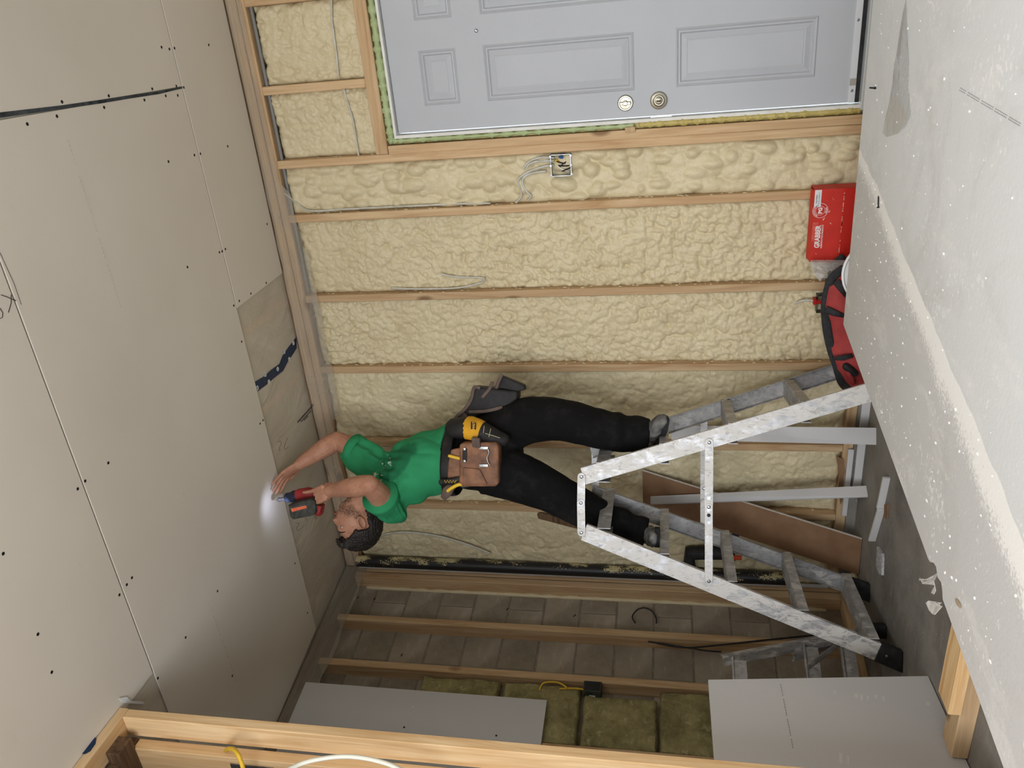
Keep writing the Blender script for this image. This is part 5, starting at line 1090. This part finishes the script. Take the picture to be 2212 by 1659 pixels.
# drill holster hanging down the thigh
def tap(pts, rad, name, m, par, n=16): return obj(name, MB().loft(pts, rad, side=ld, n=n, cap='dome'), m, par, smooth=True)
ho = tap([P(980, 924, .06), P(1008, 924, .05), P(1035, 930, .045), P(1068, 944, .04), P(1088, 950, .045)], [(.050, .04), (.058, .045), (.052, .045), (.040, .04), (.030, .03)], 'drill_holster', DLEATH, belt)
yb = tap([P(1014, 924, .05), P(1032, 929, .045)], [(.0605, .0475), (.0555, .0475)], 'yellow_band', mat('yellow_nylon', lin(222, 166, 40), lin(206, 150, 34), 20, .7), ho); yb.data.materials.clear(); yb.data.materials.append(bpy.data.materials['yellow_nylon'])
bl = [P(x, y, -.003) for x, y in ((1017, 911), (1028, 913), (1028, 934), (1017, 932))]; obj('black_badge', MB().prism(bl, E2*.004), DLEATH, ho)
bU = (bl[0]-bl[1]).normalized(); bR = (bl[0]-bl[3]).normalized(); place_text('DEWALT', .0145, (bl[0]+bl[2])/2*.5+(bl[1]+bl[3])/2*.5-E2*.0005-bU*.006, bR, bU, mat('yellow_thread', lin(222, 166, 40), None, 1, .6), ho, bold=.0005, sx=.78)
for (x0, y0, x1, y1) in ((1046, 920, 1044, 936), (1060, 926, 1056, 944), (1062, 940, 1080, 946), (1048, 936, 1064, 941)): obj('stitching', MB().loft([P(x0, y0, -.004), P(x1, y1, -.004)], .0016, n=5), mat('pale_thread', lin(170, 164, 130), None, 1, .8), ho)
# black pouch at his left side
bp = rb([(1000, 890), (1018, 848), (1022, 835), (1050, 838), (1118, 845), (1118, 862), (1090, 884), (1050, 890), (1016, 905)], .16, .09, 'pouch', DLEATH, belt, .012); bp['label'] = 'black pouch with grey-brown leather edging'
rb([(1078, 810), (1132, 832), (1134, 842), (1118, 846), (1074, 838)], .17, .05, 'outer_pocket', DLEATH, bp, .006)
for pl in ([(977, 926), (984, 903), (1004, 884), (1018, 862), (1024, 838), (1036, 838)], [(1042, 858), (1056, 842), (1064, 826)], [(1072, 838), (1078, 822), (1084, 809)], [(1014, 890), (1050, 888), (1084, 880)]):
    obj('leather_edge', MB().loft(smoothline([P(x, y, .155) for x, y in pl], 5), [(.0085, .0035)]*(5*(len(pl)-1)+1), side=E1, n=8, cap='dome'), BIND, bp, smooth=True)
rb([(976, 930), (984, 902), (1018, 862), (1014, 896), (985, 926)], .165, .04, 'pouch_flap', BIND, bp, .006)
# hand tools in the brown pouch
pl_ = thing('pliers', 'pliers with a yellow handle sticking out of the brown pouch', 'pliers', P(985, 1050, 0))
obj('handle', MB().bez([P(1004, 1046, -.005), P(990, 1047, -.01), P(976, 1054, -.012), P(968, 1060, -.012)], .0085, 10, cap='dome'), YEL, pl_, smooth=True); obj('pivot', MB().loft([P(1012, 1046, .005), P(1000, 1048, 0)], .012, n=10, cap='dome'), STEEL, pl_)
kn_ = thing('utility_knife', 'black and yellow toothed tool handle beside the pliers in the brown pouch', 'knife', P(975, 1040, 0))
obj('handle', MB().loft([P(992, 1036, .0), P(975, 1040, -.004), P(953, 1042, -.006)], [(.016, .012)]*3, n=12, cap='dome'), BLACK, kn_, smooth=True)
zz = [P(960+i*3.2, 1040+(3 if i % 2 else -3), -.020) for i in range(9)]; obj('zigzag', MB().loft(zz, .0016, n=5), YEL, kn_)
yt = tag(obj('screwdriver_handle', MB().loft([P(996, 991, -.004), P(983, 988, -.008), P(971, 985, -.01)], .0075, n=10, cap='dome'), YEL, None, smooth=True), 'small yellow tool handle in the upper slot of the brown pouch', 'screwdriver')
tag(obj('leather_glove_tip', MB().loft([P(975, 1050, .01), P(966, 1062, .0), P(958, 1075, .0)], [(.022, .010), (.026, .012), (.016, .008)], n=12, cap='dome'), BIND, None, smooth=True), 'grey leather tab hanging below the pliers at the man\'s hip', 'leather tab')
# ------------------------------------------------------------------ THE DRILL
dr_ = thing('cordless_drill', 'red cordless screw gun with a dusty battery held up to the ceiling', 'drill', dT-dA*.1)
DRED = mat('scuffed_red_plastic', lin(160, 52, 52), lin(136, 42, 44), 30, .5); DBLU = mat('dark_blue_plastic', lin(46, 54, 74), lin(34, 40, 58), 40, .5, 0, .3, 200); BATT = mat('dusty_black_plastic', lin(74, 74, 68), lin(44, 44, 42), 30, .7, 0, .2, 90)
p_ = lambda x, y, w=.13: P(x, y, w)
obj('bit_sleeve', MB().loft([p_(601, 1079), p_(605, 1079), p_(606, 1079), p_(619, 1076)], [.0105, .0105, .009, .0115], n=14), mat('grey_nose_metal', lin(120, 122, 128), None, 1, .4, .6), dr_, smooth='auto')
obj('screw_bit', MB().loft([p_(601, 1079), p_(596, 1080)], .003, n=8), STEEL, dr_)
obj('nose_cone', MB().loft([p_(617, 1076), p_(620, 1075), p_(630, 1074), p_(634, 1073), p_(643, 1071)], [.016, .024, .026, .030, .030], n=16), DBLU, dr_, smooth='auto')
hs = obj('housing', MB().loft([p_(640, 1071), p_(648, 1070), p_(668, 1066), p_(682, 1068)], [.028, .033, .032, .026], n=16, cap='dome'), DRED, dr_, smooth=True)
obj('grip', MB().loft([p_(674, 1067), p_(684, 1078, .12), p_(691, 1092, .10), p_(688, 1104, .085)], [(.024, .022), (.021, .019), (.022, .020), (.026, .024)], n=14, cap='dome'), DRED, dr_, smooth=True)
bq = [P(x, y, .03) for x, y in ((622, 1090), (672, 1078), (680, 1084), (682, 1108), (676, 1114), (632, 1123), (626, 1116))]
bt = obj('battery', MB().prism(bq, E2*.075), BATT, dr_, bevel=.007, seg=2, smooth='auto')
lb = [P(x, y, .0288) for x, y in ((628, 1099), (661, 1092), (663, 1097), (631, 1106))]; obj('orange_label', MB().prism(lb, E2*.002), mat('orange_label', lin(236, 120, 80), lin(220, 100, 66), 60, .5), bt)
lb = [P(x, y, .0289) for x, y in ((624, 1096), (662, 1088), (665, 1106), (633, 1115))]; obj('label_plate', MB().prism(lb, E2*.0018), mat('dark_label_plate', lin(52, 52, 50), lin(84, 84, 80), 40, .6), bt)
obj('battery_rail', MB().prism([P(x, y, .05) for x, y in ((672, 1090), (694, 1094), (690, 1110), (680, 1112))], E2*.05), DRED, dr_, bevel=.006, seg=2)
# its little lamp lights the board edge
sp_ = bpy.data.lights.new('drill_lamp', 'SPOT'); sp_.energy = .55; sp_.color = (.66, .72, 1); sp_.spot_size = math.radians(120); sp_.spot_blend = 1.0; sp_.shadow_soft_size = .006
so = bpy.data.objects.new('drill_lamp', sp_); COL.objects.link(so); lo_ = P(620, 1088, .075); so.location = lo_
aim = atZ(588, 1092, ZC)-lo_; so.rotation_euler = aim.to_track_quat('-Z', 'Y').to_euler()
